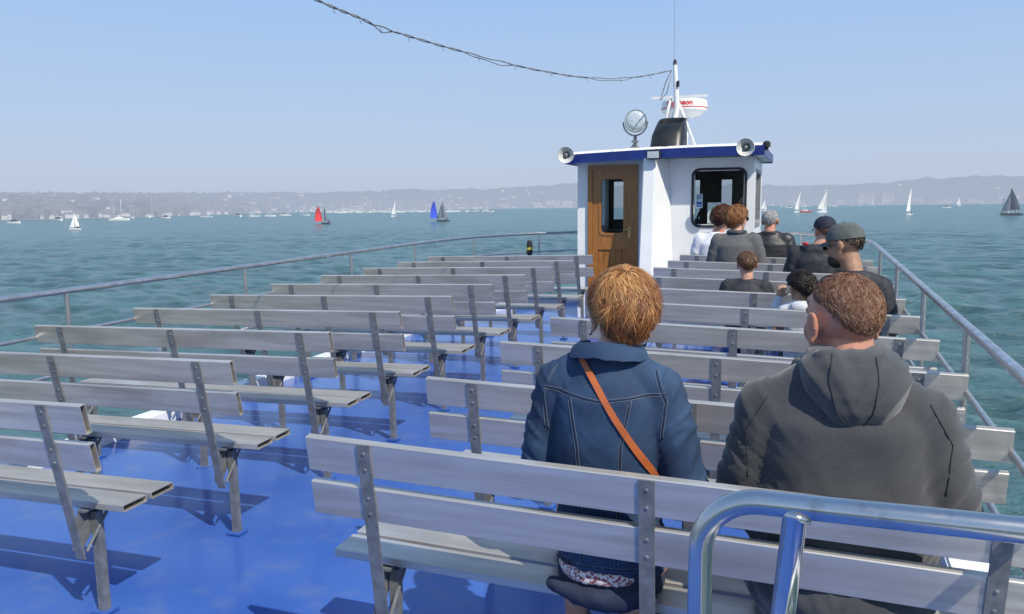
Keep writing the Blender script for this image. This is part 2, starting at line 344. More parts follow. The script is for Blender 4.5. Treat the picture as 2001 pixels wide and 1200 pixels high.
def sail_geo(P,bulge,n=8):
    t,c,h=[Vector(p) for p in P]; bu=Vector(bulge); g=G(); vs=[];fs=[]
    for j in range(n+1):
        a=j/n; l=t.lerp(h,a); r=c.lerp(h,a)+ (c-t)*.10*math.sin(math.pi*a)
        for i in range(n+1):
            s=i/n; vs.append(l.lerp(r,s)+bu*math.sin(math.pi*s)*(1-a)**.6*(.4+.6*math.sin(math.pi*min(1,a+.3))))
    for j in range(n):
        for i in range(n):
            k=j*(n+1)+i; fs.append((k,k+1,k+n+2,k+n+1))
    return g.add(vs,fs)
def sailboat(u,dist,rot,mast,label,main=S_white,jib=S_white,spin=None,hull=M_hullw,ln=None,heel=0,cabin=False):
    x,y=polar(bearing(u),dist); Ln=ln or mast*.72
    b=empty('sailing_boat',(x,y,SEA),label,'sailing boat','sailing boats on the water',rot=(heel,0,rot))
    D=Ln*.13; hull_geo(Ln,Ln*.3,D).build('hull',hull,b,True,local=True,autos=True)
    mx=Ln*.1; g=G(); g.tube([(mx,0,D*.6),(mx,0,mast)],.012*Ln+.02,8); g.build('mast',M_mast,b,True,local=True)
    G().tube([(mx,0,D*1.9),(-Ln*.42,.12*Ln,D*1.9)],.01*Ln,6).build('boom',M_mast,b,True,local=True)
    if main: sail_geo([(mx-.05,0,D*2),(-Ln*.42,.12*Ln,D*2),(mx-.05,0,mast*.98)],(0,.1*Ln,0)).build('mainsail',main,b,True,local=True)
    if jib: sail_geo([(Ln*.48,0,D*1.4),(mx*.4,.12*Ln,D*1.6),(mx+.1,0,mast*.8)],(0,.08*Ln,0)).build('jib',jib,b,True,local=True)
    if spin: 
        g=G(); n=10; vs=[];fs=[]
        for j in range(n+1):
            a=j/n; wd=(.9-.75*a**2.2)*Ln*.36; z=D*1.6+(mast*.9-D*1.6)*a
            for i in range(n+1):
                s=i/n*2-1; vs.append((Ln*.62+math.sin(math.pi*min(1,a*.9+.12))*Ln*.18*(1-s*s*.8),wd*s+.1*Ln,z))
        for j in range(n):
            for i in range(n): k=j*(n+1)+i; fs.append((k,k+1,k+n+2,k+n+1))
        g.add(vs,fs).build('spinnaker',spin,b,True,local=True)
    if cabin: G().box((0,0,D*1.15),(Ln*.35,Ln*.16,D*.5)).build('cabin',M_hullw,b,local=True,bevel=.05)
    else:
        for cx in (-.25,-.12): 
            g=G(); g.cap((cx*Ln,-.12*Ln,D*.8),(cx*Ln,-.12*Ln,D*.8+.75),.2,.13); g.ell((cx*Ln,-.12*Ln,D*.8+.95),(.12,.13,.17),nu=8,nv=6); g.build('sailor',M_hulld,b,True,local=True)
    return b
sailboat(152,256,rad(200),4.6,'small white dinghy heeling under a white sail',heel=.15)
sailboat(240,480,rad(30),11,'white moored yacht with sails down and tall mast',main=None,jib=None,cabin=True,ln=10)
sailboat(232,500,rad(170),8,'white moored yacht with sails down',main=None,jib=None,cabin=True,ln=8)
sailboat(640,281,rad(160),6.4,'dinghy with bright red spinnaker and grey mainsail',main=S_grey,jib=None,spin=S_red,hull=M_hulld,heel=-.05)
sailboat(773,486,rad(100),9.5,'dinghy with tall white sails',heel=.08)
sailboat(868,305,rad(165),8.2,'racing dinghy with bright blue spinnaker and dark hull',main=S_grey,jib=S_grey,spin=S_blue,hull=M_hulld)
sailboat(1556,520,rad(80),12.5,'white sailing boat with upright white sails',heel=.12)
sailboat(1571,540,rad(20),4.5,'low boat with red and white hull',main=None,jib=None,hull=M_hullr,cabin=True,ln=9)
sailboat(1605,482,rad(60),12.5,'white sailing boat with two white sails',heel=.15,cabin=True)
sailboat(1775,381,rad(75),11.2,'catamaran with a narrow white sail and low hull',jib=None,ln=7)
sailboat(1973,372,rad(150),11,'sailing boat with dark grey sails and dark hull',main=S_dark,jib=S_grey,hull=M_hulld)
sailboat(1957,460,rad(130),8,'sailing boat with pale sails behind a darker one',main=S_white,jib=None)
sailboat(1492,700,rad(50),9,'small distant sailing boat with pale sails')
sailboat(1870,1500,rad(50),14,'small distant sailing boat with pale sails')
sailboat(1700,1700,rad(150),15,'small distant sailing boat with pale sails')
def motorboat(u,dist,rot,ln=6):
    x,y=polar(bearing(u),dist); b=empty('motor_boat',(x,y,SEA),'small white motor boat on open water','motor boat','motor boats on the water',rot=(0,0,rot))
    hull_geo(ln,ln*.32,ln*.16).build('hull',M_hullw,b,True,local=True,autos=True)
    G().prism([(-ln*.2,ln*.13),(ln*.2,ln*.13),(ln*.1,ln*.3),(-ln*.18,ln*.3)],'y',-ln*.11,ln*.11).build('cabin',M_hulld,b,local=True)
for u,d,r,l in [(35,420,10,6),(120,520,170,7),(330,560,0,7),(470,640,160,8),(960,900,10,8),(560,700,20,7),(1845,900,0,8),(1540,1200,0,9)]: motorboat(u,d,rad(r),l)
def moored():
    base=empty('moored_yacht',(0,0,SEA),'white moored yacht with bare mast in the marina','yacht','yachts moored in the marina')
    hull_geo(10,3,1.3).build('hull',M_hullw,base,True,local=True,autos=True)
    g=G(); g.tube([(.8,0,.8),(.8,0,15)],.12,6); g.tube([(.8,0,2.4),(-4,0,2.4)],.12,6); g.tube([(.8,-1.0,8.5),(.8,1.0,8.5)],.05,5); g.build('mast',M_mast,base,local=True)
    for k in range(135):
        if k<105: u=rng.uniform(640,960)
        elif k<120: u=rng.uniform(230,640)
        else: u=rng.uniform(1510,1680)
        o=base if k==0 else copytree(base)
        dd=rng.uniform(950,1300) if k<105 else (rng.uniform(600,680) if k<120 else rng.uniform(1500,2000))
        dd=min(dd,shore(math.degrees(bearing(u)))-20)
        x,y=polar(bearing(u),dd); o.location=(x,y,SEA); s=rng.uniform(.6,1.15)*(.7 if 105<=k<120 else 1); o.scale=(s,s,s*rng.uniform(.85,1.3)); o.rotation_euler=(0,0,rng.uniform(0,6.28))
moored()
# ------------------------------------------------------------ ferry hull, deck, gunwale
XM=-1.84
def hw(y):
    if y<=8.7: return 2.44
    return 2.44*math.sqrt(max(0,1-min(1,(y-8.7)/2.95)**2.4))
def outline(extra=0,y0=-3.0):
    ys=list(np.linspace(y0,8.7,24))+[8.7+2.95*math.sin(a) for a in np.linspace(.1,math.pi/2,16)]
    Rr=[(XM+hw(y)*(1+extra/2.44),y+extra*max(0,(y-8.7)/2.95)) for y in ys]
    return Rr+[(2*XM-x,y) for x,y in Rr[::-1][1:]]
def deck():
    vs=[];fs=[]; ys=list(np.linspace(-3,8.7,40))+[8.7+2.95*math.sin(a) for a in np.linspace(.1,math.pi/2,16)]; n=25
    for y in ys:
        for i in range(n):
            x=XM+hw(y)*(i/(n-1)*2-1); vs.append((x,y,dz(x,y)))
    for j in range(len(ys)-1):
        for i in range(n-1): fs.append((j*n+i,j*n+i+1,(j+1)*n+i+1,(j+1)*n+i))
    g=G(); g.v=vs; g.f=fs; o=g.build('deck',M_blue,smooth=True); o['kind']='structure'
deck()
ferry=empty('ferry_hull',(XM,4,SEA),'white ferry hull carrying the blue open top deck','ferry')
def sweep(path,prof):
    P=[Vector(p) for p in path]; n=len(P); vs=[]; m=len(prof)
    for i in range(n):
        t=(P[min(i+1,n-1)]-P[max(i-1,0)]); t.z=0; t.normalize(); o=Vector((t.y,-t.x,0))
        for a,b in prof: vs.append(P[i]+o*a+Vector((0,0,b)))
    fs=[]
    for i in range(n-1):
        for k in range(m): l=(k+1)%m; fs.append((i*m+k,i*m+l,(i+1)*m+l,(i+1)*m+k))
    fs.append(tuple(range(m))); fs.append(tuple((n-1)*m+k for k in range(m)))
    return vs,fs
op=[(x,y,dz(x,y)) for x,y in outline()]
v,f=sweep(op,[(-.06,-.05),(.06,-.05),(.06,.09),(-.06,.09)]); G().add(v,f).build('gunwale',M_white,ferry,bevel=.01)
v,f=sweep(op,[(.02,-.052),(.17,-.07),(.17,-.16),(.08,-.25),(.02,-1.2),(-.05,-3.0),(-.35,-4.6),(-.5,-4.6),(-.3,-.1)]); G().add(v,f).build('hull',M_white,ferry)
rail=empty('guard_rail',(XM,4,0),'silver tubular guard rail running round the deck edge','railing')
ro=outline(-.02); RZ=lambda y:.0162*y+.91
for nm,dzv,r in [('top_rail',0,.019),('middle_rail',-.25,.012),('lower_rail',-.5,.012)]:
    G().tube([(x,y,RZ(y)+dzv) for x,y in ro],r,12).build(nm,M_rail,rail,True)
def post(x,y):
    z0=dz(x,y)+.05; g=G(); g.tube([(x,y,z0),(x,y,z0+.02),(x,y,z0+.021),(x,y,z0+.05),(x,y,z0+.051),(x,y,RZ(y)-.005)],[.04,.04,.022,.022,.0145,.0145],12)
    g.build('post',M_rail,rail,True,autos=True)
for y in (-1.2,.4,2.1,3.78,5.47,7.1,8.5): post(XM-hw(y)+.02,y)
for y in (-1.0,.6,2.15,3.6,4.95,6.5,8.1): post(XM+hw(y)-.02,y)
for y in (9.9,10.9,11.45): post(XM-hw(y)+.02,y); post(XM+hw(y)-.02,y)
post(XM,11.63)
# ------------------------------------------------------------ benches
PH=rad(10.5); sP,cP=math.sin(PH),math.cos(PH)
def bp(s,nrm): return (s*sP+nrm*cP, .83-s*cP+nrm*sP)
def slat(g,x0,x1,cy,cz,wd,th,ang,wall=.003,ch=.0025):
    def prof(a,b,c): return [(-a+c,-b),(a-c,-b),(a,-b+c),(a,b-c),(a-c,b),(-a+c,b),(-a,b-c),(-a,-b+c)]
    ca,sa=math.cos(ang),math.sin(ang)
    def T(P): return [(cy+p[0]*ca-p[1]*sa,cz+p[0]*sa+p[1]*ca) for p in P]
    g.ring(T(prof(wd/2,th/2,ch)),T(prof(wd/2-wall,th/2-wall,.001)),'x',x0,x1)
def bench(x0,x1,straps,y,label,group):
    xm=(x0+x1)/2; sl=-2*.0075*(xm-XC)
    b=empty('bench',(xm,y,dz(xm,y)),label,'bench',group,rot=(0,-sl,0))
    a,c=x0-xm,x1-xm
    for s_ in (.0525,.1925):
        g=G(); cy,cz=bp(s_,.0125); slat(g,a,c,cy,cz,.105,.025,math.pi/2+PH); g.build('backrest_slat',M_alu,b,local=True)
    for i,(cy,cz) in enumerate(((.200,.428),(.334,.432))):
        g=G(); slat(g,a,c,cy,cz,.112,.026,rad(2)); g.build('seat_slat',M_alu,b,local=True)
    for sx in straps:
        X=sx-xm; g=G()
        p0=bp(.002,-.003); p1=bp(.60,-.003)
        cy,cz=(p0[0]+p1[0])/2,(p0[1]+p1[1])/2
        Mr=Matrix.Rotation(PH,3,'X'); g.box((X,cy,cz),(.040,.006,.598),Mr)
        q0=bp(.25,.014); q1=bp(.60,.014); g.box((X-.017,(q0[0]+q1[0])/2,(q0[1]+q1[1])/2),(.006,.028,.35),Mr)
        for s_ in (.028,.078,.168,.218):
            yy,zz=bp(s_,-.006); g.ell((X,yy,zz),(.006,.003,.006),nu=8,nv=5)
        g.box((X-.01,.265,.405),(.035,.27,.008)); g.box((X-.026,.265,.389),(.006,.27,.032))
        g.prism([(.098,.27),(.125,.245),(.215,.345),(.215,.385),(.12,.385)],'x',X-.030,X-.024)
        g.tube([(X+.012,.122,.262),(X+.012,.24,.395)],.006,6)
        g.box((X-.002,.19,.195),(.030,.030,.388))
        lg=g.build('leg',M_galv,b,local=True,bevel=.0012)
        G().box((X-.002,.19,.006),(.07,.07,.01)).build('foot_plate',M_blue,lg,local=True,bevel=.002)
    return b
LB=bench(-4.238,-2.246,(-4.04,-3.24,-2.42),2.025,'slatted aluminium bench on grey steel legs, bolted to blue deck','aluminium benches on the deck')
RB=bench(-1.357,.563,(-1.17,-.38,.39),1.951,'slatted aluminium bench on grey steel legs, bolted to blue deck','aluminium benches on the deck')
for i in range(1,10):
    n=copytree(LB); yy=2.025+.7538*i; n.location=(LB.location.x,yy,dz(LB.location.x,yy))
    n=copytree(RB); yy=1.951+.7816*i; n.location=(RB.location.x,yy,dz(RB.location.x,yy))
RB['label']='aluminium bench with a seated couple, scratched backrest slats'
M_yel=pm('worn_cream_paint',(.62,.55,.32),(.35,.36,.35),scale=30,rough=.6,coord='world')
mk=empty('deck_marking',(-1.8,4.05,dz(-1.8,4.05)),'short dashed cream marking painted on blue deck','deck marking')
for i in range(9): G().box((-2.12+i*.075,4.05,dz(-1.8,4.05)+.004),(.05,.05,.003)).build('paint_dash',M_yel,mk)
sr=empty('stair_rail',(0,1.1,dz(0,1.1)),'polished stainless handrail with curved end beside the companionway','handrail')
pp=[(-.130,1.1,dz(0,1.1)),(-.130,1.1,.5),(-.130,1.1,.93)]+[(-.130+.075*(1-math.cos(a)),1.1,.985+.075*math.sin(a)) for a in np.linspace(0,math.pi/2,9)]+[(.2,1.1,1.06),(.6,1.1,1.06),(.84,1.1,1.06)]+[(.84+.07*math.sin(a),1.1,.99+.07*math.cos(a)) for a in np.linspace(.2,math.pi/2,7)]+[(.91,1.1,dz(0,1.1))]
G().tube(pp,.0165,20).build('hand_rail',M_chrome,sr,True)
g=G(); g.tube([(-.008,1.1,1.05),(-.010,1.098,1.043),(-.0101,1.098,1.042),(-.022,1.085,.9),(-.055,1.05,.5),(-.095,1.0,dz(0,1))],[.021,.020,.0155,.0155,.0155,.0155],20); g.build('post',M_chrome,sr,True)
# ------------------------------------------------------------ wheelhouse
YC=9.8; wx0,wx1=-2.70,-.64; ZF=dz(-1.7,YC); ZR=1.99
wh=empty('wheelhouse',(-1.67,YC,ZF),'white wheelhouse with blue roof edge and varnished wooden door','wheelhouse')
def wall_y(g,x0,x1,z0,z1,y,t,holes):
    xs=sorted({x0,x1,*[h[0] for h in holes],*[h[1] for h in holes]}); zs=sorted({z0,z1,*[h[2] for h in holes],*[h[3] for h in holes]})
    for i in range(len(xs)-1):
        for j in range(len(zs)-1):
            cx,cz=(xs[i]+xs[i+1])/2,(zs[j]+zs[j+1])/2
            if any(h[0]<cx<h[1] and h[2]<cz<h[3] for h in holes): continue
            g.box((cx,y+t/2,cz),(xs[i+1]-xs[i],t,zs[j+1]-zs[j]))
def wall_x(g,y0,y1,z0,z1,x,t,holes):
    g2=G(); wall_y(g2,y0,y1,z0,z1,0,t,holes)
    g.add([(x+p[1],p[0],p[2]) for p in g2.v],g2.f)
g=G()
DH=(-2.545,-1.975,ZF-.05,1.915); WH=(-1.30,-.75,1.23,1.84)
wall_y(g,wx0,wx1,ZF-.1,ZR,YC,.05,[DH,WH])
wall_x(g,YC+.05,YC+1.45,ZF-.1,ZR,wx1-.05,.05,[(YC+.3,YC+1.2,1.2,1.85)])
wall_x(g,YC+.05,YC+1.45,ZF-.1,ZR,wx0,.05,[(YC+.3,YC+1.2,1.2,1.85)])
wall_y(g,wx0,wx1,ZF-.1,ZR,YC+1.45,.05,[(wx0+.1,-2.15,1.25,1.80),(-1.92,-1.40,1.25,1.80),(-1.16,wx1-.1,1.25,1.80)])
g.build('wall',M_white,wh)
M_inner=pm('dark_interior',(.10,.08,.06),(.06,.05,.04),scale=4,rough=.7)
G().box((-1.67,YC+.75,ZF+.02),(1.9,1.3,.03)).build('floor',M_inner,wh)
G().box((-1.67,YC+1.25,.85),(1.85,.3,.55)).build('console',M_inner,wh)
g=G(); wall_y(g,wx0+.06,wx1-.06,1.14,ZR-.02,YC+1.42,.02,[(wx0+.12,-2.17,1.27,1.78),(-1.90,-1.42,1.27,1.78),(-1.14,wx1-.12,1.27,1.78)]); g.build('inner_lining',M_inner,wh)
G().tube([(-1.2+.2*math.cos(a),YC+1.03,1.25+.2*math.sin(a)) for a in np.linspace(0,2*math.pi,25)[:-1]],.015,8,closed=True).build('steering_wheel',M_black,wh)
door=G(); dx0,dx1,dz0,dz1=-2.505,-2.015,ZF+.02,1.875
wall_y(door,dx0,dx1,dz0,dz1,YC-.02,.04,[(-2.41,-2.12,1.12,1.78),(-2.44,-2.08,ZF+.15,.93)])
d_=door.build('door',M_wood,wh)
for i in range(5): G().box((-2.404+i*.072,YC+.006,(ZF+.15+.93)/2),(.069,.02,.93-ZF-.15)).build('panel',M_wood,d_,bevel=.003)
g=G(); g.ring(rrect(-2.430,-2.100,1.100,1.800,.06),rrect(-2.400,-2.130,1.130,1.770,.045),'y',YC-.028,YC+.01); g.build('window_frame',M_wood,d_)
M_glass=bpy.data.materials.new('cabin_glass'); M_glass.use_nodes=True; N,L=nt(M_glass); N['Principled BSDF'].inputs['Base Color'].default_value=(.55,.60,.62,1); N['Principled BSDF'].inputs['Roughness'].default_value=.03; N['Principled BSDF'].inputs['Transmission Weight'].default_value=1; N['Principled BSDF'].inputs['IOR'].default_value=1.1
G().box((-2.265,YC-.005,1.45),(.27,.004,.64)).build('window_pane',M_glass,d_)
M_brass=pm('brass_fitting',(.5,.36,.14),rough=.3,metal=.9)
g=G(); g.box((-2.055,YC-.024,1.14),(.028,.008,.13)); g.tube([(-2.055,YC-.02,1.17),(-2.055,YC-.05,1.17),(-2.12,YC-.052,1.17)],.009,8); g.build('handle',M_brass,d_)
g=G(); wall_y(g,-2.565,-1.955,ZF-.02,1.935,YC-.035,.06,[(-2.507,-2.013,ZF-.03,1.878)]); g.build('door_frame',M_wood,wh,bevel=.004)
g=G(); g.ring(rrect(-1.335,-.715,1.195,1.875,.09),rrect(-1.308,-.742,1.222,1.848,.075),'y',YC-.012,YC+.055); wf=g.build('window_frame',M_black,wh)
G().box((-1.025,YC+.02,1.535),(.56,.004,.62)).build('window_pane',M_glass,wf)
G().box((-.86,YC+.9,1.60),(.20,.03,.5)).build('curtain',M_inner,wh)
M_paper=pm('white_notice',(.60,.63,.60),(.42,.52,.48),scale=18,rough=.6); M_bsign=pm('blue_notice',(.02,.10,.40),rough=.5)
G().box((-1.05,YC+.012,1.36),(.20,.003,.24)).build('notice',M_paper,wf,label='pale printed notice taped in the window')
G().box((-1.245,YC+.012,1.50),(.075,.003,.16)).build('notice',M_paper,wf,label='white safety notice with blue symbols')
g=G(); g.tube([(-1.245+.020*math.cos(a),YC+.008,1.545+.020*math.sin(a)) for a in np.linspace(0,6.283,17)[:-1]],.005,6,closed=True); g.box((-1.245,YC+.008,1.475),(.06,.003,.03)); g.box((-1.245,YC+.008,1.44),(.06,.003,.018)); g.build('symbol',M_bsign,wf)
M_gp=pm('green_print',(.30,.5,.42),(.6,.6,.5),scale=40,rough=.6)
for i in range(2):
    for j in range(2): G().box((-1.095+i*.09,YC+.008,1.30+j*.10),(.07,.002,.07)).build('printed_picture',M_gp,wf)
g=G(); g2=G(); g2.ring(rrect(YC+.28,YC+1.22,1.18,1.87,.07),rrect(YC+.32,YC+1.18,1.22,1.83,.06),'y',0,.056); g.add([(wx1-.052+p[1],p[0],p[2]) for p in g2.v],g2.f); g.build('window_frame',M_galvl,wh)
g=G(); yA=YC-.42
bot=[(-1.93,YC-.001),(-1.86,yA-.12),(-1.70,yA-.12),(-1.50,YC-.001)]; top=[(-1.90,YC-.001),(-1.84,yA+.12),(-1.71,yA+.12),(-1.60,YC-.001)]
g.add([(x,y,ZF-.02) for x,y in bot]+[(x,y,ZR) for x,y in top],[(3,2,1,0),(4,5,6,7)]+[(i,(i+1)%4,4+(i+1)%4,4+i) for i in range(4)])
g.build('exhaust_trunk',M_white,wh,bevel=.008)
RX0,RX1=-2.76,-.53
def rz(x): return 2.078-.016*((x+1.63)/1.13)**2+.018*(x+1.63)
def roof():
    xs=np.linspace(RX0,RX1,21); ya,yb=YC-.28,YC+1.70
    g=G(); vs=[];fs=[]
    yy=[ya,ya+.04,yb-.04,yb]
    for x in xs:
        for k,y in enumerate(yy): vs.append((x,y,rz(x)+(0 if k in(0,3) else .04)))
        vs.append((x,yb,rz(x)-.08)); vs.append((x,ya,rz(x)-.08))
    for i in range(20):
        for k in range(6): fs.append((i*6+k,i*6+(k+1)%6,(i+1)*6+(k+1)%6,(i+1)*6+k))
    fs.append(tuple(range(6))); fs.append(tuple(120+k for k in range(6)))
    g.add(vs,fs).build('roof',M_white,wh)
    g=G()
    def pl(o): return [(RX0-o,ya-o)]+[(x,ya-o) for x in xs[1:-1]]+[(RX1+o,ya-o),(RX1+o,yb+o)]+[(x,yb+o) for x in xs[1:-1][::-1]]+[(RX0-o,yb+o)]
    O,I=pl(.012),pl(.002); n=len(O); zf=lambda x: rz(min(RX1,max(RX0,x)))
    th=.095
    vs=[(x,y,zf(x)+.012) for x,y in O]+[(x,y,zf(x)-th) for x,y in O]+[(x,y,zf(x)+.012) for x,y in I]+[(x,y,zf(x)-th) for x,y in I]; fs=[]
    for i in range(n):
        j=(i+1)%n; fs+=[(i,j,n+j,n+i),(2*n+j,2*n+i,3*n+i,3*n+j),(j,i,2*n+i,2*n+j),(n+i,n+j,3*n+j,3*n+i)]
    g.add(vs,fs).build('fascia',M_navy,wh)
roof()
M_fun=pm('black_funnel_paint',(.010,.010,.011),(.02,.02,.022),scale=6,rough=.4)
fn=empty('funnel',(-1.62,YC-.05,2.1),'black raked exhaust funnel on the wheelhouse roof','funnel')
vs=[];fs=[];n=20
def rr2(cx,cy,rx,ry): return [(cx+rx*math.copysign(abs(math.cos(a))**.5,math.cos(a)),cy+ry*math.copysign(abs(math.sin(a))**.5,math.sin(a))) for a in np.linspace(0,2*math.pi,n+1)[:-1]]
lv=[(rr2(-1.605,YC-.02,.20,.24),lambda x,y:2.08),(rr2(-1.60,YC+.03,.19,.21),lambda x,y:2.26),(rr2(-1.585,YC+.08,.160,.15),lambda x,y:2.43+.35*(y-YC-.08)),(rr2(-1.585,YC+.08,.142,.13),lambda x,y:2.43+.35*(y-YC-.08)),(rr2(-1.585,YC+.06,.14,.13),lambda x,y:2.2)]
for P,z in lv: vs+=[(x,y,z(x,y)) for x,y in P]
for i in range(4):
    for k in range(n): fs.append((i*n+k,i*n+(k+1)%n,(i+1)*n+(k+1)%n,(i+1)*n+k))
fs.append(tuple(4*n+k for k in range(n)))
G().add(vs,fs).build('casing',M_fun,fn,True,autos=True)
M_lens=pm('lamp_lens',(.35,.42,.48),(.5,.56,.6),scale=40,rough=.1)
fl=empty('floodlight',(-1.715,YC-.36,2.02),'small rectangular black floodlight under the roof edge','floodlight')
G().box((-1.715,YC-.36,2.02),(.16,.06,.10)).build('housing',M_black,fl,bevel=.008)
G().box((-1.715,YC-.392,2.02),(.13,.004,.075)).build('lens',M_lens,fl)
sx,sy,sz=-2.02,YC+.1,2.44
se=empty('searchlight',(sx,sy,2.12),'round grey searchlight on a bracket on the wheelhouse roof','searchlight')
M_grey=pm('grey_paint',(.36,.40,.40),(.28,.31,.31),scale=12,rough=.45)
A=Vector((.25,-.95,.12)).normalized(); c=Vector((sx,sy,sz))
g=G(); g.lathe(c,A,[(.085,.115),(.092,.125),(.085,.13),(-.02,.125),(-.10,.10),(-.14,.04)]); g.build('lamp_drum',M_grey,se,True,autos=True)
g=G(); g.ell(c+A*.085,(.112,.112,.03),A.to_track_quat('Z','Y').to_matrix()); g.build('lens',M_lens,se,True)
g=G(); g.tube([c+Vector((.145*math.cos(a),0,.16*math.sin(a))) for a in np.linspace(math.pi,2*math.pi,15)],.009,8); g.tube([(sx,sy,2.10),(sx,sy,2.2),(sx,sy,2.201),(sx,sy,2.22),(sx,sy,2.221),(sx,sy,sz-.155)],[.02,.02,.045,.045,.02,.02],10); g.tube([(sx-.08,sy,2.09),(sx,sy,2.2),(sx+.08,sy,2.09)],.012,6)
g.build('bracket',M_galv,se,True,autos=True)
M_spk=pm('speaker_grey',(.56,.57,.55),(.48,.49,.47),scale=8,rough=.45)
def speaker(x,y,z,ax):
    e=empty('loudspeaker',(x,y,z),'pale grey horn loudspeaker fixed to the roof edge','loudspeaker','horn loudspeakers on the roof')
    A=Vector(ax).normalized(); c=Vector((x,y,z)); g=G()
    g.lathe(c,A,[(p*.88,r*.88) for p,r in [(-.04,.02),(.0,.030),(.05,.055),(.075,.082),(.09,.100),(.097,.108),(.092,.112),(.078,.098),(.045,.072),(.0,.055),(-.06,.048),(-.065,.062),(-.14,.062),(-.15,.03)]]); g.build('horn',M_spk,e,True,autos=True)
    g=G(); g.ell(c+A*.03,(.028,.028,.045),A.to_track_quat('Z','Y').to_matrix()); g.build('horn_centre',M_galv,e,True)
    g=G(); g.tube([c-A*.08,c-A*.08-Vector((0,0,.09))],.012,8); g.build('bracket',M_galv,e,True)
speaker(-2.735,YC-.36,2.045,(.15,-1,.0)); speaker(-.70,YC-.38,2.065,(-.10,-1,.0))
e=empty('deck_light',(-.52,YC-.15,2.10),'small black dome lamp on the roof corner','lamp'); g=G(); g.lathe((-.5,YC-.25,2.04),(0,0,1),[(0,.02),(.03,.02),(.035,.04),(.08,.04),(.10,.02)]); g.build('lamp_body',M_black,e,True,autos=True)
ma=empty('mast',(-1.6,YC+.35,2.13),'white signal mast with crossbar and whip aerial','mast')
yM=YC+.35; k=yM/YC; tx,tz=-1.545*k,CAMZ+(3.06-CAMZ)*k
g=G(); g.tube([(tx,yM,tz),(tx+.03,yM,tz-.5),(-1.55*k,yM,2.45),(-1.5,yM,2.10)],[.024,.034,.042,.045],12); g.build('pole',M_white,ma,True,autos=True)
g=G(); g.tube([(-1.53*k,yM,2.75),(-1.30*k,yM+.15,2.10)],.018,8); g.build('stay',M_white,ma,True)
g=G(); g.tube([(-1.58*k,yM,2.75),(-1.75*k,yM+.15,2.10)],.018,8); g.build('stay',M_white,ma,True)
G().box((-1.49*k,yM,tz-.385),(.66,.03,.03)).build('crossbar',M_white,ma)
g=G(); g.tube([(tx,yM,tz-.01),(tx,yM,tz+.05)],[.026,.016],10); g.build('mast_lamp',M_black,ma,True,autos=True)
g=G(); g.tube([(tx+.045,yM-.03,tz-.27),(tx+.045,yM-.03,tz-.20)],.016,8); g.build('mast_lamp',M_black,ma,True,autos=True)
G().tube([(tx-.01,yM,tz),(tx-.02,yM,tz+1.8)],.0025,6).build('aerial',M_galvl,ma)
yR_=YC+.85; kr=yR_/YC; rx_,rzc=-1.43*kr,CAMZ+(2.555-CAMZ)*kr
ra=empty('radar',(rx_,yR_,2.13),'round white radar scanner with red lettering on the roof mast','radar')
g=G(); g.lathe((rx_,yR_,rzc),(0,0,1),[(.105,.10),(.10,.25),(.085,.275),(.0,.285),(-.035,.28),(-.10,.20),(-.12,.08)],36); g.build('radome',M_white,ra,True,autos=True)
M_red=pm('red_lettering',(.65,.02,.03),rough=.4)
G().tube([(rx_,yR_,rzc+.0),(rx_,yR_,rzc-.01)],.2865,36).build('stripe',M_red,ra)
g=G(); g.tube([(rx_,yR_,2.1),(rx_,yR_,rzc-.11)],.05,12); g.build('pedestal',M_white,ra,True)
cu=bpy.data.curves.new('lettering','FONT'); cu.body='Raytheon'; cu.size=.088; cu.align_x='CENTER'; cu.align_y='CENTER'; cu.extrude=.001; cu.offset=.002
to=bpy.data.objects.new('tmp',cu); C.objects.link(to); bpy.context.view_layer.update(); me=bpy.data.meshes.new_from_object(to.evaluated_get(bpy.context.evaluated_depsgraph_get())); bpy.data.objects.remove(to)
face=math.atan2(rx_,yR_)
for v in me.vertices:
    x,z=v.co.x,v.co.y; a=x/.282; rr_=.2845+v.co.z; A_=-math.pi/2+a-face-.24
    v.co=(rr_*math.cos(A_),rr_*math.sin(A_),z+rzc-2.13+.045)
me.materials.clear(); me.materials.append(M_red); lo=bpy.data.objects.new('lettering',me); C.objects.link(lo); lo.parent=ra
def survey(u,v):
    d=Rt*((u-1000.5)/FPX)-Up*((v-600)/FPX)+Fw; r=d.x/d.y; Y=3.265/(.176-r); return Vector((d.x/d.y*Y,Y,CAMZ+d.z/d.y*Y))
wp=catmull([survey(u,v) for u,v in [(480,-75),(620,0),(700,34),(760,58),(850,86),(950,113),(1050,137),(1150,152),(1240,151),(1312,138)]],24)
M_wire=pm('wire_grey',(.16,.17,.18),(.3,.3,.3),scale=40,rough=.5,metal=.3)
ce=empty('cable',tuple(wp[0]),'sagging pair of loosely twisted grey cables tied to the mast','cable')
def tw(i,ph,r): return Vector((r*math.sin(i*.42+ph),r*math.cos(i*.42+ph)*.5,r*math.cos(i*.42+ph)))
wq=[p+tw(i,0,.006)+Vector((0,0,-.026*max(0,math.sin(i*.11+.6))**2)) for i,p in enumerate(wp)]
G().tube([p+tw(i,3.14,.004) for i,p in enumerate(wp)],.0045,6).build('strand',M_wire,ce,True)
G().tube(wq,.0034,6).build('strand',M_wire,ce,True)
for i in range(14,len(wp)-4,17):
    p=wp[i]; G().tube([p,p+Vector((.012,0,-.02)),p+Vector((.008,.02,-.034))],.0018,5).build('cable_tie',M_wire,ce,True)
g=G(); e0=wp[-1]
g.tube([e0,e0+Vector((-.06,0,-.12)),e0+Vector((-.12,0,-.32)),e0+Vector((-.05,0,-.25)),e0+Vector((.0,0,-.05))],.006,6)
g.build('loose_cable',M_wire,ma,True)
yy=10.75; xx=XM-hw(yy)+.06
e=empty('rescue_light',(xx,yy,.8),'small dark rescue light with yellow band clipped to the rail','rescue light')
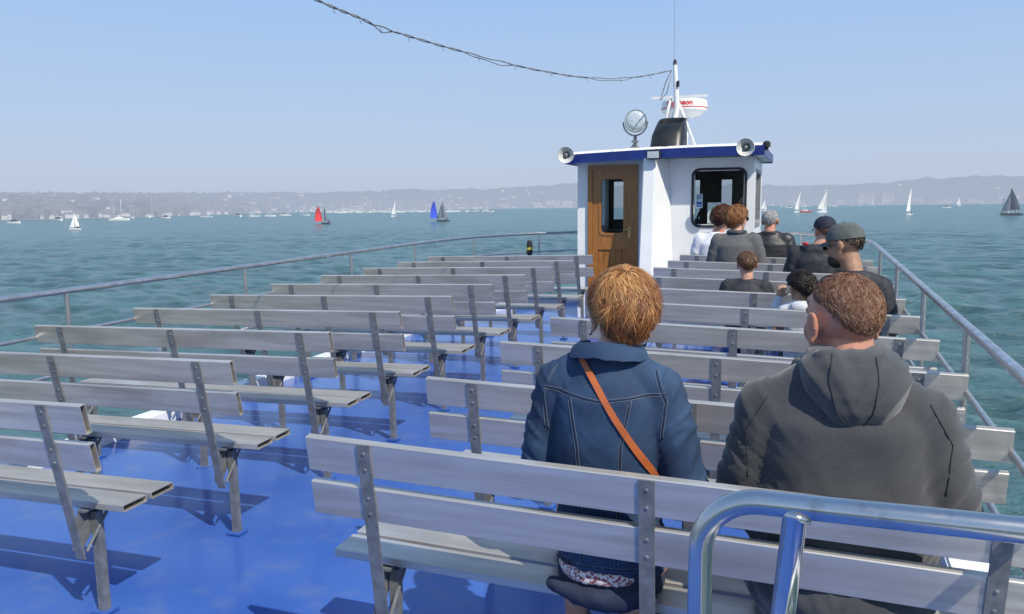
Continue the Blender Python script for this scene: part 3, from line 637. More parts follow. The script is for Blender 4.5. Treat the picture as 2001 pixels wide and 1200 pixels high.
M_ylw=pm('yellow_plastic',(.60,.50,.05),rough=.4)
G().lathe((xx,yy,.90),(0,0,1),[(0,.04),(.02,.04),(.08,.035),(.10,.018)]).build('lamp_top',M_black,e,True,autos=True)
G().lathe((xx,yy,.865),(0,0,1),[(0,.042),(.034,.042)]).build('band',M_ylw,e,True,autos=True)
G().lathe((xx,yy,.79),(0,0,1),[(0,.025),(.02,.04),(.074,.04)]).build('battery_case',M_black,e,True,autos=True)
# ------------------------------------------------------------ people
def remesh(g,voxel,smooth=6,disp=None):
    me=bpy.data.meshes.new('t'); me.from_pydata([tuple(p) for p in g.v],[],g.f); me.update()
    bm=bmesh.new(); bm.from_mesh(me); bmesh.ops.recalc_face_normals(bm,faces=bm.faces[:]); bm.to_mesh(me); bm.free()
    o=bpy.data.objects.new('t',me); C.objects.link(o)
    m=o.modifiers.new('r','REMESH'); m.mode='VOXEL'; m.voxel_size=voxel
    s=o.modifiers.new('s','SMOOTH'); s.iterations=smooth; s.factor=.5
    dg=bpy.context.evaluated_depsgraph_get(); r=bpy.data.meshes.new_from_object(o.evaluated_get(dg)); bpy.data.objects.remove(o)
    if disp:
        n=len(r.vertices); co=np.empty(n*3); no=np.empty(n*3); r.vertices.foreach_get('co',co); r.vertices.foreach_get('normal',no); co=co.reshape(-1,3); no=no.reshape(-1,3)
        d=np.array([disp(Vector(p)) for p in co]); co=co+no*d[:,None]; r.vertices.foreach_set('co',co.ravel()); r.update()
    r.polygons.foreach_set('use_smooth',[True]*len(r.polygons))
    return r
def put(me,name,mat,parent):
    me.name=name; me.materials.clear(); me.materials.append(mat); o=bpy.data.objects.new(name,me); C.objects.link(o); o.parent=parent; return o
def folds(amp,seed,fx=1.0):
    def f(p):
        wx=p.x+.03*noise.noise(Vector((p.x*7,p.z*7,seed))); wz=p.z+.03*noise.noise(Vector((p.z*7,seed,p.x*7)))
        side=1 if p.x>0 else -1
        a=noise.noise(Vector((wx*7*fx+seed,p.y*5,(wz+side*wx*.9)*9)))
        b=noise.noise(Vector((wx*6,p.y*8+seed,(wz-side*wx*1.2)*22)))
        k=min(1,max(0,(abs(p.x)-.13)/.08)); k2=min(1,max(0,(.30-p.z)/.2))
        ridge_=1-min(1,abs(b)*3.2)
        return amp*(a*.7)+amp*.8*ridge_*(.16+.75*k+.6*k2)
    return f
def skinmat(n,c):
    m=pm(n,c,tuple(a*.74 for a in c),scale=22,rough=.5,bump=.25,bscale=260,bdist=.001,c3=(c[0]*1.0,c[1]*.62,c[2]*.55),s3=9,lo3=.5,hi3=.8); b=m.node_tree.nodes['Principled BSDF']; b.inputs['Subsurface Weight'].default_value=.12; b.inputs['Subsurface Radius'].default_value=(.01,.004,.002); return m
def hairmat(n,stops,rough=.42,spec=.45):
    m=bpy.data.materials.new(n); m.use_nodes=True; N,L=nt(m); a=N.new('ShaderNodeAttribute'); a.attribute_name='tone'; cr=N.new('ShaderNodeValToRGB'); L.new(a.outputs['Fac'],cr.inputs[0])
    E=cr.color_ramp.elements; E[0].color=(*stops[0],1); E[1].color=(*stops[-1],1)
    if len(stops)>2: e=E.new(.5); e.color=(*stops[1],1)
    b=N['Principled BSDF']; L.new(cr.outputs[0],b.inputs['Base Color']); b.inputs['Roughness'].default_value=rough; b.inputs['Specular IOR Level'].default_value=spec
    return m
def hair(parent,mat,hc,HM,R,front,side,back,n,ln,wd,puff=.01,curl=0,seed=1,cz=.03,cy=-.012,flick=.0,noshell=False,layer=0,clump=.55,tv=.75,tn_=.20,jit=.004,tilt=.5,grad=.15,fine=0,taper=0):
    r_=np.random.default_rng(seed); P=Vector((0,-.34,.94)).normalized(); B=Vector((1,0,0)); A=B.cross(P)*-1
    if A.y<0: A=-A
    cen=Vector((0,cy,cz)); vs=[];fs=[];tn=[]
    def thm(ph):
        c=math.cos(ph); return rad(side+(front-side)*c*c if c>0 else side+(back-side)*c*c)
    def pt(th,ph,off):
        d=P*math.cos(th)+(A*math.cos(ph)+B*math.sin(ph))*math.sin(th)
        tp=1-taper*max(0,th-1.3)
        return cen+Vector((d.x*R[0]*tp,d.y*R[1]*tp,d.z*R[2]))+d*off,d
    def W(p): return hc+HM@p
    if not noshell:
        na,nb=40,14
        for j in range(nb+1):
            for i in range(na):
                ph=2*math.pi*i/na; th=max(.001,thm(ph)*j/nb); p,d=pt(th,ph,-.004 if j<nb else -.016); vs.append(W(p)); tn.append(.2)
        for j in range(nb):
            for i in range(na): k=(i+1)%na; fs.append((j*na+i,(j+1)*na+i,(j+1)*na+k,j*na+k))
    seg=8
    for s in range(n):
        ph=r_.uniform(0,2*math.pi); u=math.sqrt(r_.uniform(0,1)); tm=thm(ph); t0=tm*u*.97
        L_=ln*r_.uniform(.5,1.15)/max(R); t1=min(t0+L_,tm+r_.uniform(-.04,.12)); 
        if t1-t0<.04: t0=t1-.12
        sx_=math.cos(ph)*math.sin(t0); sy_=math.sin(ph)*math.sin(t0)
        cl=noise.noise(Vector((sx_*3.2,sy_*3.2,t0*1.5+seed)))+fine*noise.noise(Vector((sx_*11,sy_*11,t0*7+seed)))
        lay=0
        if layer: lay=layer*max(0,noise.noise(Vector((sx_*6,sy_*6,t0*6+seed)))+.15)*1.6*min(1,t0*1.2)
        base=r_.uniform(-jit,jit)+puff*.5*(noise.noise(Vector((math.cos(ph)*2,math.sin(ph)*2,t0*2.5+seed)))+.6)
        tone=min(1,max(0,.50+tv*noise.noise(Vector((sx_*9,sy_*9,t0*4+seed*3)))+r_.normal(0,tn_)+grad*(1.1-t0))); pa=r_.uniform(0,6.28); o=len(vs)  # grad paints a lit crown and darker nape into the strand tone
        fk=flick*r_.uniform(-.2,1); dp=r_.normal(0,.10 if fine else .0)
        for k in range(seg+1):
            t=k/seg; th=t0+(t1-t0)*t; p2=ph+cl*clump*t+.04*math.sin(t*4+pa)+dp*t*t
            off=base+puff*math.sin(math.pi*min(1,t*.8+.1))+fk*t*t+lay*t
            if curl: p2+=curl*9*math.sin(t*14+pa)/max(.3,math.sin(th)); off+=curl*(math.cos(t*14+pa)+1)
            p,d=pt(th,p2,off)
            q,_=pt(th+.03,p2+cl*.02,off); tg=(q-p).normalized(); sd=tg.cross(d).normalized(); sd=(sd+d*tilt*math.sin(pa)).normalized(); w_=wd*(1-t*.8)
            vs.append(W(p-sd*w_)); vs.append(W(p+sd*w_)); tn+= [tone*(.78+.22*t)]*2
            if k: fs.append((o+2*k-2,o+2*k-1,o+2*k+1,o+2*k))
    me=bpy.data.meshes.new('hair'); me.from_pydata([tuple(v) for v in vs],[],fs); me.update()
    at=me.attributes.new('tone','FLOAT','POINT'); at.data.foreach_set('value',tn); me.polygons.foreach_set('use_smooth',[True]*len(me.polygons))
    return put(me,'hair',mat,parent)
M_eyew=pm('eye_white',(.7,.7,.68),rough=.2); M_eyed=pm('iris_dark',(.03,.02,.015),rough=.15)
def person(x,y,label,sc=1,w=1,skin=None,hy=20,hp=0,yaw=0,vox=.012,top=None,topn='jacket',bulk=.022,fold=.006,legs='trousers',legm=None,bare_arms=False,lean=0,headoff=(0,0,0),shoem=None,arms=None,seatz=None,seed=1,hw_=1,extra=None,topbot=-.01,fvox=None,up=0,slope=0,smo=6,legx=0,ew=None):
    z=dz(x,y)+.442 if seatz is None else seatz
    root=empty('person',(x,y,z),label,'person','passengers seated on the benches'); root.rotation_euler=(0,lean,rad(yaw)); root.scale=(sc,sc,sc)
    HM=Matrix.Rotation(rad(hy),3,'Z')@Matrix.Rotation(rad(hp),3,'X'); hc=Vector((0,.01,.755))+Vector(headoff)
    H=lambda p: hc+HM@(Vector((p[0]*hw_,p[1]*hw_,p[2]*hw_)))
    def ellh(g,c,r): g.ell(H(c),tuple(a*hw_ for a in r),HM)
    def U(z): return z+up*min(1,z/.5)
    ew=ew or w
    S=(.165*w,-.035,U(.545)-slope); El=(.225*ew,-.01,U(.29)-slope*.5); Wr=(.10,.235,.185)
    A_=arms or {}
    g=G()
    g.loft([(0,.02,.0,.15*w,.11),(0,.01,U(.1),.165*w,.12),(0,-.015,U(.22),.135*w,.095),(0,-.03,U(.38),.15*w,.10),(0,-.04,U(.5),.155*w,.09),(0,-.035,U(.57),.11*w,.065),(0,-.03,U(.61),.06,.055)])
    g.chain([(0,-.032,U(.56)),H((0,-.02,-.045))],[.060*max(1,w*.97),.056*max(1,w*.97)])
    ellh(g,(0,-.012,.03),(.074,.092,.082)); ellh(g,(0,.018,-.03),(.061,.070,.082)); ellh(g,(0,.035,-.075),(.045,.048,.038))
    g.cap(H((0,.086,.012)),H((0,.102,-.024)),.008*hw_,.011*hw_); g.cap(H((-.032,.078,.026)),H((.032,.078,.026)),.010,.010)
    for s in (-1,1):
        ellh(g,(s*.038,.058,-.02),(.020,.020,.026)); ellh(g,(s*.0785,-.004,-.006),(.010,.019,.032)); ellh(g,(s*.086,-.012,.006),(.006,.020,.026)); ellh(g,(s*.083,-.004,-.032),(.006,.010,.012))
        ellh(g,(s*.010,.094,-.026),(.009,.009,.007))
        sg='L' if s<0 else 'R'; E_=A_.get(sg+'E',(s*El[0],El[1],El[2])); W_=A_.get(sg+'W',(s*Wr[0],Wr[1],Wr[2]))
        g.chain([(s*S[0],S[1],S[2]),E_,W_],[.05,.04,.026])
        hx=Vector(W_); dr=Vector(A_.get(sg+'H',(-s*.25,.9,-.25))).normalized(); sdv=Vector((-s,0,0)); sdv=(sdv-dr*sdv.dot(dr)).normalized(); dn=Vector((0,0,-1)); dn=(dn-dr*dn.dot(dr)-sdv*dn.dot(sdv)).normalized()
        Mh=Matrix((sdv,dr,dn)).transposed(); g.ell(hx+dr*.05,(.036,.05,.016),Mh)
        for k,(o_,l_) in enumerate([(.029,.066),(.010,.078),(-.010,.072),(-.029,.056)]):
            b0=hx+dr*.075+sdv*o_; b1=b0+dr*l_*.5+dn*.004+sdv*o_*.10; b2=b1+dr*l_*.32+dn*.018; g.chain([b0,b1,b2],[.0085,.0078,.0066])
        t0=hx+dr*.035+sdv*.028; g.chain([t0,t0+sdv*.028+dr*.025+dn*.004,t0+sdv*.036+dr*.05+dn*.012],[.012,.0095,.008])
        g.chain([(s*.085,.02,.085),(s*.105+legx,.42,.07),(s*.095+legx,.41,-.17),(s*.09+legx,.40,-.35)],[.082,.056,.05,.034])
        g.cap((s*.09+legx,.38,-.375),(s*.10+legx,.51,-.395),.036,.028)
    ellh(g,(0,.084,-.055),(.021,.009,.007)); ellh(g,(0,.082,-.066),(.018,.010,.006)); ellh(g,(0,.070,-.09),(.018,.016,.015))
    body=put(remesh(g,fvox or vox*.6,3),'body',skin,root)
    for s in (-1,1):
        eg=G(); eg.ell(H((s*.030,.0725,.006)),(.0115*hw_,)*3,nu=10,nv=8); eo=eg.build('eye',M_eyew,root,True,local=True)
        pg=G(); pg.ell(H((s*.030,.0822,.006)),(.0045*hw_,)*3,nu=8,nv=6); pg.build('pupil',M_eyed,eo,True,local=True)
    t=G(); b=bulk
    t.loft([(0,.02,topbot,(.155+b)*w,.115+b),(0,.01,U(.1),(.165+b)*w,.12+b),(0,-.015,U(.22),(.145+b)*w,.10+b),(0,-.03,U(.38),(.155+b)*w,.10+b),(0,-.04,U(.5),(.150+b)*w,.088+b),(0,-.035,U(.565),(.105+b*.6)*w,.066+b*.6),(0,-.032,U(.60),.066+b*.5,.060+b*.4),(0,-.030,U(.625),.060+b*.4,.056+b*.3)])
    for s in (-1,1):
        sg='L' if s<0 else 'R'; E_=Vector(A_.get(sg+'E',(s*El[0],El[1],El[2]))); W_=Vector(A_.get(sg+'W',(s*Wr[0],Wr[1],Wr[2]))); Sv=Vector((s*S[0],S[1],S[2]))
        t.chain([(s*.07,-.035,U(.562)),Sv],[.045+b*.5,.050+b*.6])
        if bare_arms: t.chain([Sv,Sv.lerp(E_,.55)],[.054+b*.8,.052+b])
        else: t.chain([Sv,Sv.lerp(E_,.5),E_,E_.lerp(W_,.9)],[.050+b*.75,.052+b*.8,.046+b*.8,.032+b*.6])
    if extra: extra(t)
    topo=put(remesh(t,vox,smo,folds(fold,seed)),topn,top,root)
    q=G(); 
    if legs=='skirt':
        q.loft([(0,.02,-.012,.175*w,.125),(0,.01,.1,.175*w,.13),(0,-.01,.2,.15*w,.11)])
        q.ell((legx*.5,.20,.065),(.185*w,.23,.085)); q.ell((legx,.36,.04),(.165*w,.09,.075))
        # cloth bunched over the rear edge of the seat
        Pd=[(-.135,-.108,.020),(-.07,-.116,.006),(.0,-.117,.0),(.07,-.116,.004),(.135,-.108,.018)]
        q.chain(Pd,[.020,.026,.028,.026,.020]); q.chain([(x_,y_-.002,z_-.020) for x_,y_,z_ in Pd[1:4]],[.014,.017,.014])
    else:
        q.loft([(0,.02,-.012,.165*w,.12),(0,.01,.1,.17*w,.125),(0,-.01,.18,.15*w,.11)])
        for s in (-1,1): q.chain([(s*.085,.02,.085),(s*.107,.42,.068),(s*.097,.41,-.17),(s*.09,.40,-.36)],[.094,.070,.062,.055])
    put(remesh(q,max(vox,.010) if legs!='skirt' else .008,5,folds(.004,seed+5)),legs,legm,root)
    for s in (-1,1):
        sh=G(); sh.cap((s*.09+legx,.365,-.385),(s*.105+legx,.53,-.398),.040,.034); sh.box((s*.098+legx,.45,-.418),(.078,.25,.018)); put(remesh(sh,.009,3),'shoe',shoem or M_black,root)
    return root,hc,HM,topo,H
def cast(o,pts,off=.0015):
    bvh=BVHTree.FromPolygons([v.co[:] for v in o.data.vertices],[p.vertices[:] for p in o.data.polygons]); out=[]
    for x,z in pts:
        h=bvh.ray_cast(Vector((x,-1,z)),Vector((0,1,0)))
        if h[0] is not None: out.append(h[0]+h[1]*off)
    return out
def dense(P,n=14):
    out=[]
    for i in range(len(P)-1):
        for k in range(n): t=k/n; out.append((P[i][0]*(1-t)+P[i+1][0]*t,P[i][1]*(1-t)+P[i+1][1]*t))
    out.append(P[-1]); return out
def seams(root,o,lines,mat,r=.0014,name='seam',off=.001):
    for Ls in lines:
        p=cast(o,dense(Ls),off)
        if len(p)>2: 
            g=G(); g.tube(p,r,6); g.build(name,mat,root,True,local=True)
SK=skinmat('fair_skin',(.62,.36,.26)); SK2=skinmat('ruddy_skin',(.58,.29,.20)); SK3=skinmat('olive_skin',(.42,.25,.16))
M_denim=pm('blue_denim',(.013,.038,.098),(.042,.088,.172),scale=4,rough=.85,bump=.8,bscale=380,bdist=.0018,c3=(.010,.024,.062),s3=6,lo3=.43,hi3=.70,lo=.35,hi=.75,detail=10)
M_denimd=pm('dark_denim',(.010,.016,.040),(.018,.030,.062),scale=12,rough=.85,bump=.4,bscale=400,bdist=.001)
M_stitch=pm('denim_seam',(.09,.13,.19),(.14,.17,.21),scale=60,rough=.8)
M_groove=pm('denim_groove',(.008,.018,.045),rough=.9)
UPW=.045
r_,hc,HM,to_,H=person(-.505,2.175,'woman in blue denim jacket with tan shoulder strap, facing the bow',w=.84,ew=.90,skin=SK,hy=24,hp=-2,vox=.0072,fvox=.0055,top=M_denim,topn='denim_jacket',bulk=.018,fold=.0105,legs='skirt',legm=M_denimd,headoff=(.03,.0,-.005),seed=3,topbot=.045,up=UPW,slope=.026,smo=8,legx=-.12)
HM_aub=hairmat('auburn_hair',[(.045,.012,.005),(.25,.085,.024),(.74,.42,.16)],rough=.46,spec=.4)
hair(r_,HM_aub,hc,HM,(.081,.099,.106),62,88,112,17000,.055,.00095,puff=.008,flick=.010,seed=4,cz=.019,cy=-.014,layer=.015,clump=.75,tv=.5,tn_=.17,jit=.004,tilt=.35,grad=.34,fine=.9,taper=.22)  # sunlit golden crown painted in by the strong grad and pale stop
z_=UPW
def flap(root,mat,rt,rb,zt,zb,a0,a1,cy=-.03,th=.006,n=30,name='collar'):
    vs=[];fs=[]
    for i in range(n+1):
        a=a0+(a1-a0)*i/n; s_,c_=math.sin(a),-math.cos(a); dro=.02*abs(math.sin(a/2)); lo_=.010*noise.noise(Vector((a*2.5,0,1)))
        for r,z in ((rt-th,zt-.004),(rt,zt),((rt+rb)/2+.004,(zt+zb)/2+.006),(rb,zb+lo_),(rb-th,zb+lo_+.002),((rt+rb)/2-th,(zt+zb)/2)):
            vs.append((r*s_*1.02,cy+r*c_,z-dro))
    for i in range(n):
        for k in range(6): fs.append((i*6+k,i*6+(k+1)%6,(i+1)*6+(k+1)%6,(i+1)*6+k))
    fs.append(tuple(range(6))); fs.append(tuple(n*6+k for k in range(6)))
    return G().add(vs,fs).build(name,mat,root,True,local=True,autos=True)
flap(r_,M_denim,.078,.106,.652+z_,.612+z_,-2.2,2.2)
lines=[[(-.16,.520+z_),(0,.500+z_),(.16,.520+z_)],[(-.080,.50+z_),(-.058,.38+z_),(-.046,.10)],[(.080,.50+z_),(.058,.38+z_),(.046,.10)],[(-.135,.575+z_),(-.165,.50+z_),(-.155,.40+z_)],[(.135,.575+z_),(.165,.50+z_),(.155,.40+z_)],[(-.11,.22),(-.105,.10)],[(.11,.22),(.105,.10)],[(-.16,.09),(.16,.09)]]
seams(r_,to_,lines,M_groove,.0018,off=.0)
seams(r_,to_,[[(x+.004,z+.004) for x,z in l] for l in lines],M_stitch,.0009,off=.0006)
seams(r_,to_,[[(x-.004,z-.004) for x,z in l] for l in lines[:5]],M_stitch,.0008,off=.0006)
M_strap=pm('tan_leather',(.50,.13,.035),(.36,.09,.025),scale=14,rough=.45)
def band(root,o,P,wd,mat,name):
    g=G(); d=(Vector(P[-1])-Vector(P[0])).normalized(); nx,nz=-d.y,d.x
    pts=dense(P,10); a=cast(o,[(x-nx*wd/2,z-nz*wd/2) for x,z in pts],.004); b=cast(o,[(x+nx*wd/2,z+nz*wd/2) for x,z in pts],.004)
    n=min(len(a),len(b))
    def sm(A): 
        for _ in range(8): A=[A[0]]+[(A[i-1]+A[i]*2+A[i+1])/4 for i in range(1,len(A)-1)]+[A[-1]]
        return [p+Vector((0,-.004,.0015)) for p in A]
    a,b=sm(a[:n]),sm(b[:n]); vs=[];fs=[]
    for i in range(n): vs+=[a[i],b[i],b[i]+Vector((0,.004,0)),a[i]+Vector((0,.004,0))]
    for i in range(n-1):
        for k in range(4): fs.append((i*4+k,i*4+(k+1)%4,i*4+4+(k+1)%4,i*4+4+k))
    g.add(vs,fs); g.build(name,mat,root,True,local=True,autos=True)
band(r_,to_,[(-.058,.600+z_),(.005,.52+z_),(.095,.42),(.155,.31),(.190,.21)],.015,M_strap,'shoulder_strap')
M_floral=pm('floral_fabric',(.70,.62,.60),(.25,.07,.08),scale=110,rough=.85,lo=.48,hi=.56,detail=2)
bl=G(); bl.loft([(-.01,.0,.040,.12,.132),(-.01,.0,.060,.13,.134),(-.01,0,.075,.13,.130)]); put(remesh(bl,.008,2,folds(.003,8)),'blouse',M_floral,r_)
g=G(); g.ell(H((-.090,-.004,-.044)),(.006,.006,.006)); g.build('earring',M_chrome,r_,True,local=True)
M_tint=pm('tinted_plastic',(.015,.012,.012),rough=.15)
def glasses(root,H):
    g=G(); 
    for s in (-1,1):
        P=[H((s*.033+.026*math.cos(a),.098-abs(math.cos(a))*.004,.006+.020*math.sin(a))) for a in np.linspace(0,6.283,13)[:-1]]
        g.tube(P,.0018,6,closed=True); c=H((s*.033,.097,.006)); 
        g.add([c]+P,[(0,i+1,(i+1)%12+1) for i in range(12)])
        g.tube([H((s*.058,.092,.012)),H((s*.080,.06,.012)),H((s*.087,0,.012))],.003,6)
    g.tube([H((-.01,.100,.01)),H((.01,.100,.01))],.002,6)
    g.build('sunglasses',M_tint,root,True,local=True)
glasses(r_,H)
# man in grey hoodie
M_hood=pm('charcoal_jersey',(.046,.048,.054),(.060,.062,.068),scale=240,rough=.95,bump=.5,bscale=420,bdist=.0015,sheen=.3,lo=.35,hi=.65,c3=(.034,.035,.040),s3=7,lo3=.5,hi3=.8)
def hoodie(t):
    t.ell((0,-.035,.27),(.215,.145,.26)); t.ell((0,-.03,.10),(.215,.160,.13)); t.ell((0,-.045,.50),(.15,.10,.12))
    for s in (-1,1): t.cap((s*.07,-.04,.595),(s*.18,-.03,.495),.052,.068)
r_,hc,HM,to_,H=person(.090,2.19,'heavy-set man in charcoal grey hoodie with head turned to the side',sc=1.06,w=1.01,skin=SK2,hy=34,hp=-4,vox=.0085,fvox=.0052,top=M_hood,topn='hoodie',bulk=.033,fold=.009,legs='trousers',legm=M_denimd,headoff=(-.012,.0,-.034),seed=11,extra=hoodie,hw_=1.05,topbot=-.01,slope=.032,up=.0,smo=14)
hg=G(); hg.loft([(.006,-.028,.672,.078,.066),(.008,-.038,.666,.098,.084),(.012,-.050,.646,.114,.098),(.014,-.066,.615,.121,.102),(.016,-.084,.58,.114,.092),(.018,-.098,.545,.092,.074),(.020,-.106,.517,.060,.050),(.020,-.108,.503,.028,.022)],p=2.0)
hg.cap((-.095,-.02,.618),(-.04,-.118,.592),.028,.030); hg.cap((.105,-.02,.612),(.05,-.118,.588),.028,.030)
hg.cap((-.06,-.095,.657),(.075,-.098,.652),.016,.016)
def hoodfold(p):
    a=noise.noise(Vector((p.x*16,p.y*5,p.z*7+3))); b=1-min(1,abs(noise.noise(Vector((p.x*8+2,p.y*4,p.z*20-abs(p.x-.02)*26))))*2.2)
    return .008*a+.008*b-.004
hood_o=put(remesh(hg,.0058,8,hoodfold),'hood',M_hood,r_)
M_hs=pm('hoodie_seam',(.030,.031,.034),rough=.95)
seams(r_,hood_o,[[(-.035,.667),(-.040,.612),(-.022,.545),(.0,.515)],[(.055,.664),(.060,.612),(.050,.545),(.032,.515)]],M_hs,.0014)
seams(r_,to_,[[(-.170,.56),(-.217,.475),(-.21,.36)],[(.170,.56),(.217,.475),(.21,.36)]],M_hs,.0012)
HM_gin=hairmat('short_gingery_hair',[(.09,.040,.024),(.22,.105,.060),(.42,.28,.20)],rough=.55,spec=.3)
hair(r_,HM_gin,hc,HM,(.0776,.0966,.0866),56,74,108,7000,.016,.0007,puff=.0012,seed=9,cz=.031,cy=-.012,noshell=True,clump=.25,tv=.55,tn_=.22,jit=.0012,grad=-.05)
hair(r_,HM_gin,hc,HM,(.0770,.0960,.0861),56,74,107,8000,.022,.0010,puff=.0006,seed=19,cz=.031,cy=-.012,noshell=True,clump=.25,tv=.55,tn_=.14,jit=.0008,tilt=.2,grad=-.05)
M_navyj=pm('navy_jacket',(.012,.014,.022),(.035,.035,.045),scale=20,rough=.75,bump=.3,bscale=60)
M_capg=pm('grey_cap_cloth',(.11,.12,.115),(.075,.085,.082),scale=25,rough=.85); M_capn=pm('navy_cap_cloth',(.012,.016,.035),rough=.8)
def cap(root,H,HM,mat,s=1):
    g=G(); c=H((0,-.010,.035)); n=24; vs=[];fs=[]
    for j in range(9):
        a=math.pi/2*j/8
        for i in range(n):
            ph=2*math.pi*i/n; rr=math.cos(a)**.75 if j<8 else .02
            vs.append(c+HM@Vector((.083*s*rr*math.cos(ph),.101*s*rr*math.sin(ph),.088*s*math.sin(a)+.0)))
    for j in range(8):
        for i in range(n): k=(i+1)%n; fs.append((j*n+i,j*n+k,(j+1)*n+k,(j+1)*n+i))
    g.add(vs,fs); g.ell(c+HM@Vector((0,0,.089*s)),(.008,.008,.005)); g.build('cap_crown',mat,root,True,local=True)
    g=G(); vs=[];fs=[]; m=13
    for j in range(5):
        for i in range(m):
            a=rad(35+110*i/(m-1)); ext=j/4*.072*math.sin(math.pi*i/(m-1))**.5
            vs.append(c+HM@Vector((.084*s*math.cos(a),.100*s*math.sin(a)+ext,-.002-j*.004-.02*(abs(math.cos(a)))**2)))
    k0=len(vs); vs+=[p+HM@Vector((0,0,-.004)) for p in vs]
    for j in range(4):
        for i in range(m-1): q=j*m+i; fs+= [(q,q+1,q+m+1,q+m),(k0+q,k0+q+m,k0+q+m+1,k0+q+1)]
    g.add(vs,fs); g.build('cap_brim',mat,root,True,local=True)
def ypos(i): return 1.951+.7816*i+.225
r_,hc,HM,to_,H=person(.245,ypos(4),'bearded man in grey baseball cap and navy jacket, looking sideways',w=.84,skin=SK3,hy=66,hp=-8,vox=.012,top=M_navyj,bulk=.026,fold=.006,legm=M_denimd,headoff=(-.065,.0,.01),seed=21,arms={'LE':(-.22,-.06,.33),'LW':(-.33,-.04,.30),'LH':(-.9,.2,-.3)},sc=1.0,hw_=1.1,slope=.02)
HM_dk=hairmat('dark_brown_hair',[(.012,.008,.006),(.03,.018,.012),(.08,.05,.03)])
hair(r_,HM_dk,hc,HM,(.084,.103,.092),60,80,112,1500,.03,.0025,puff=.003,seed=5,cz=.03)
cap(r_,H,HM,M_capg,1.13); glasses(r_,H)
g=G(); g.ell(H((0,.045,-.072)),(.06,.06,.048),HM); put(remesh(g,.008,2,folds(.003,3)),'beard',pm('beard_hair',(.02,.014,.01),(.04,.03,.02),scale=90,rough=.8,bump=.6,bscale=200),r_)
M_whitef=pm('white_fleece',(.60,.62,.66),(.5,.52,.56),scale=25,rough=.9,bump=.4,bscale=120)
def hoodsm(t): t.ell((0,-.10,.57),(.085,.05,.06)); t.ell((0,-.04,.60),(.08,.08,.04))
r_,hc,HM,to_,H=person(-.060,ypos(4),'small child with dark curly hair, hand raised to face',sc=.68,w=.74,skin=SK3,hy=35,vox=.012,top=M_whitef,topn='hooded_top',bulk=.022,legm=M_denimd,seed=31,extra=hoodsm,hw_=1.12,slope=.02,headoff=(0,0,-.02),arms={'LE':(-.22,.06,.40),'LW':(-.19,.16,.62),'LH':(.3,.2,.9)})
HM_bk=hairmat('black_brown_hair',[(.006,.005,.005),(.02,.014,.012),(.05,.035,.03)])
hair(r_,HM_bk,hc,HM,(.100,.120,.104),60,88,114,3000,.06,.0026,puff=.018,curl=.006,seed=6,cz=.03)
r_,hc,HM,to_,H=person(-.43,ypos(5),'boy with short brown hair in navy padded jacket',sc=.74,w=1.0,skin=SK,hy=12,vox=.012,top=M_navyj,bulk=.04,fold=.007,legm=M_denimd,seed=41,hw_=1.12)
HM_br=hairmat('brown_hair',[(.04,.018,.01),(.13,.06,.03),(.30,.17,.09)])
hair(r_,HM_br,hc,HM,(.093,.112,.099),58,82,112,4000,.045,.0018,puff=.005,seed=7,cz=.03,layer=.006,tv=.5,tn_=.15,fine=.5)
M_tweed=pm('grey_tweed',(.075,.078,.085),(.14,.14,.145),scale=180,rough=.95,lo=.4,hi=.6)
M_scarf=pm('dark_scarf',(.03,.04,.05),(.08,.09,.10),scale=20,rough=.9)
r_,hc,HM,to_,H=person(-.70,ypos(8),'woman with auburn bob and sunglasses in grey tweed coat',w=1.0,skin=SK,hy=-35,vox=.013,top=M_tweed,topn='coat',bulk=.03,fold=.006,legm=M_denimd,seed=51,headoff=(.0,0,.02),sc=1.03,up=.03)
hair(r_,HM_aub,hc,HM,(.096,.113,.116),62,88,114,4500,.07,.002,puff=.010,seed=8,cz=.014,layer=.008,tv=.5,tn_=.15,fine=.5,grad=.1); glasses(r_,H)
g=G(); g.tube([(.075*math.cos(a),-.02+.075*math.sin(a),.655) for a in np.linspace(0,6.283,19)[:-1]],.022,8,closed=True); g.build('scarf',M_scarf,r_,True,local=True)
M_ws=pm('white_cotton',(.72,.74,.80),(.64,.66,.74),scale=5,rough=.9)
r_,hc,HM,to_,H=person(-.99,ypos(9),'person with curly auburn hair in white t-shirt',w=.95,skin=SK,hy=-20,vox=.013,top=M_ws,topn='t_shirt',bulk=.02,fold=.007,bare_arms=True,legm=M_denimd,seed=61,headoff=(.07,0,-.0),sc=1.02)
HM_da=hairmat('dark_auburn_hair',[(.03,.01,.006),(.09,.03,.015),(.2,.08,.04)])
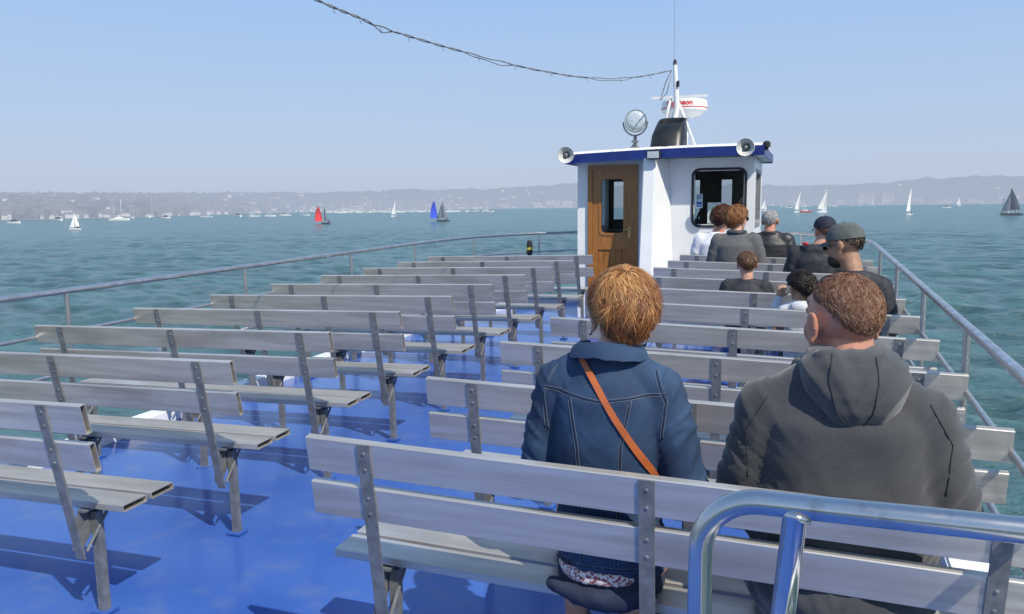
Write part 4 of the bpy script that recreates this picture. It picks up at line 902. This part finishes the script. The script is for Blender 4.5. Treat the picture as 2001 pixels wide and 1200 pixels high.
hair(r_,HM_da,hc,HM,(.094,.112,.105),60,86,112,2600,.06,.0026,puff=.018,curl=.006,seed=10,cz=.025)
def collar2(t): t.tube([(.07*math.cos(a),-.03+.068*math.sin(a),.64) for a in np.linspace(0,6.283,19)[:-1]],.02,8,closed=True)
r_,hc,HM,to_,H=person(-.425,ypos(9),'man with short grey hair in black padded jacket',w=1.03,skin=SK2,hy=-8,vox=.013,top=pm('black_quilted_nylon',(.014,.014,.018),(.03,.03,.035),scale=6,stretch=(1,1,9),rough=.5),bulk=.035,fold=.010,legm=M_denimd,seed=71,extra=collar2,sc=1.0,up=.02)
HM_gr=hairmat('silver_hair',[(.20,.20,.20),(.38,.38,.38),(.62,.62,.61)],rough=.6)
hair(r_,HM_gr,hc,HM,(.080,.098,.089),56,76,112,3000,.03,.0022,puff=.003,seed=12,cz=.03,tv=.3,tn_=.12,clump=.2)
def redh(t): t.ell((0,-.09,.58),(.11,.05,.05))
r_,hc,HM,to_,H=person(.03,ypos(7),'person in navy cap and black jacket with red collar trim',w=.92,skin=SK,hy=25,vox=.013,top=M_navyj,bulk=.035,fold=.009,legm=M_denimd,seed=81,extra=redh,headoff=(.065,.0,-.02),sc=1.0)
hair(r_,HM_br,hc,HM,(.079,.097,.092),60,86,114,1500,.04,.003,puff=.003,seed=13,cz=.024); cap(r_,H,HM,M_capn,1.1)
g=G(); g.tube([(-.03+.07*math.cos(a),-.075+.055*math.sin(a),.632) for a in np.linspace(3.0,4.2,6)],.013,8); g.build('collar_trim',pm('red_fabric',(.55,.03,.03),rough=.8),r_,True,local=True)
# ------------------------------------------------------------ camera
cd=bpy.data.cameras.new('camera'); cam=bpy.data.objects.new('camera',cd); C.objects.link(cam)
cd.sensor_width=36; cd.lens=FPX/2001*36; cd.clip_start=.05; cd.clip_end=60000
cam.matrix_world=Matrix(((Rt.x,Up.x,-Fw.x,0),(Rt.y,Up.y,-Fw.y,0),(Rt.z,Up.z,-Fw.z,CAMZ),(0,0,0,1)))
scene.camera=cam
scene.view_settings.view_transform='Standard'; scene.view_settings.look='None'; scene.view_settings.exposure=0
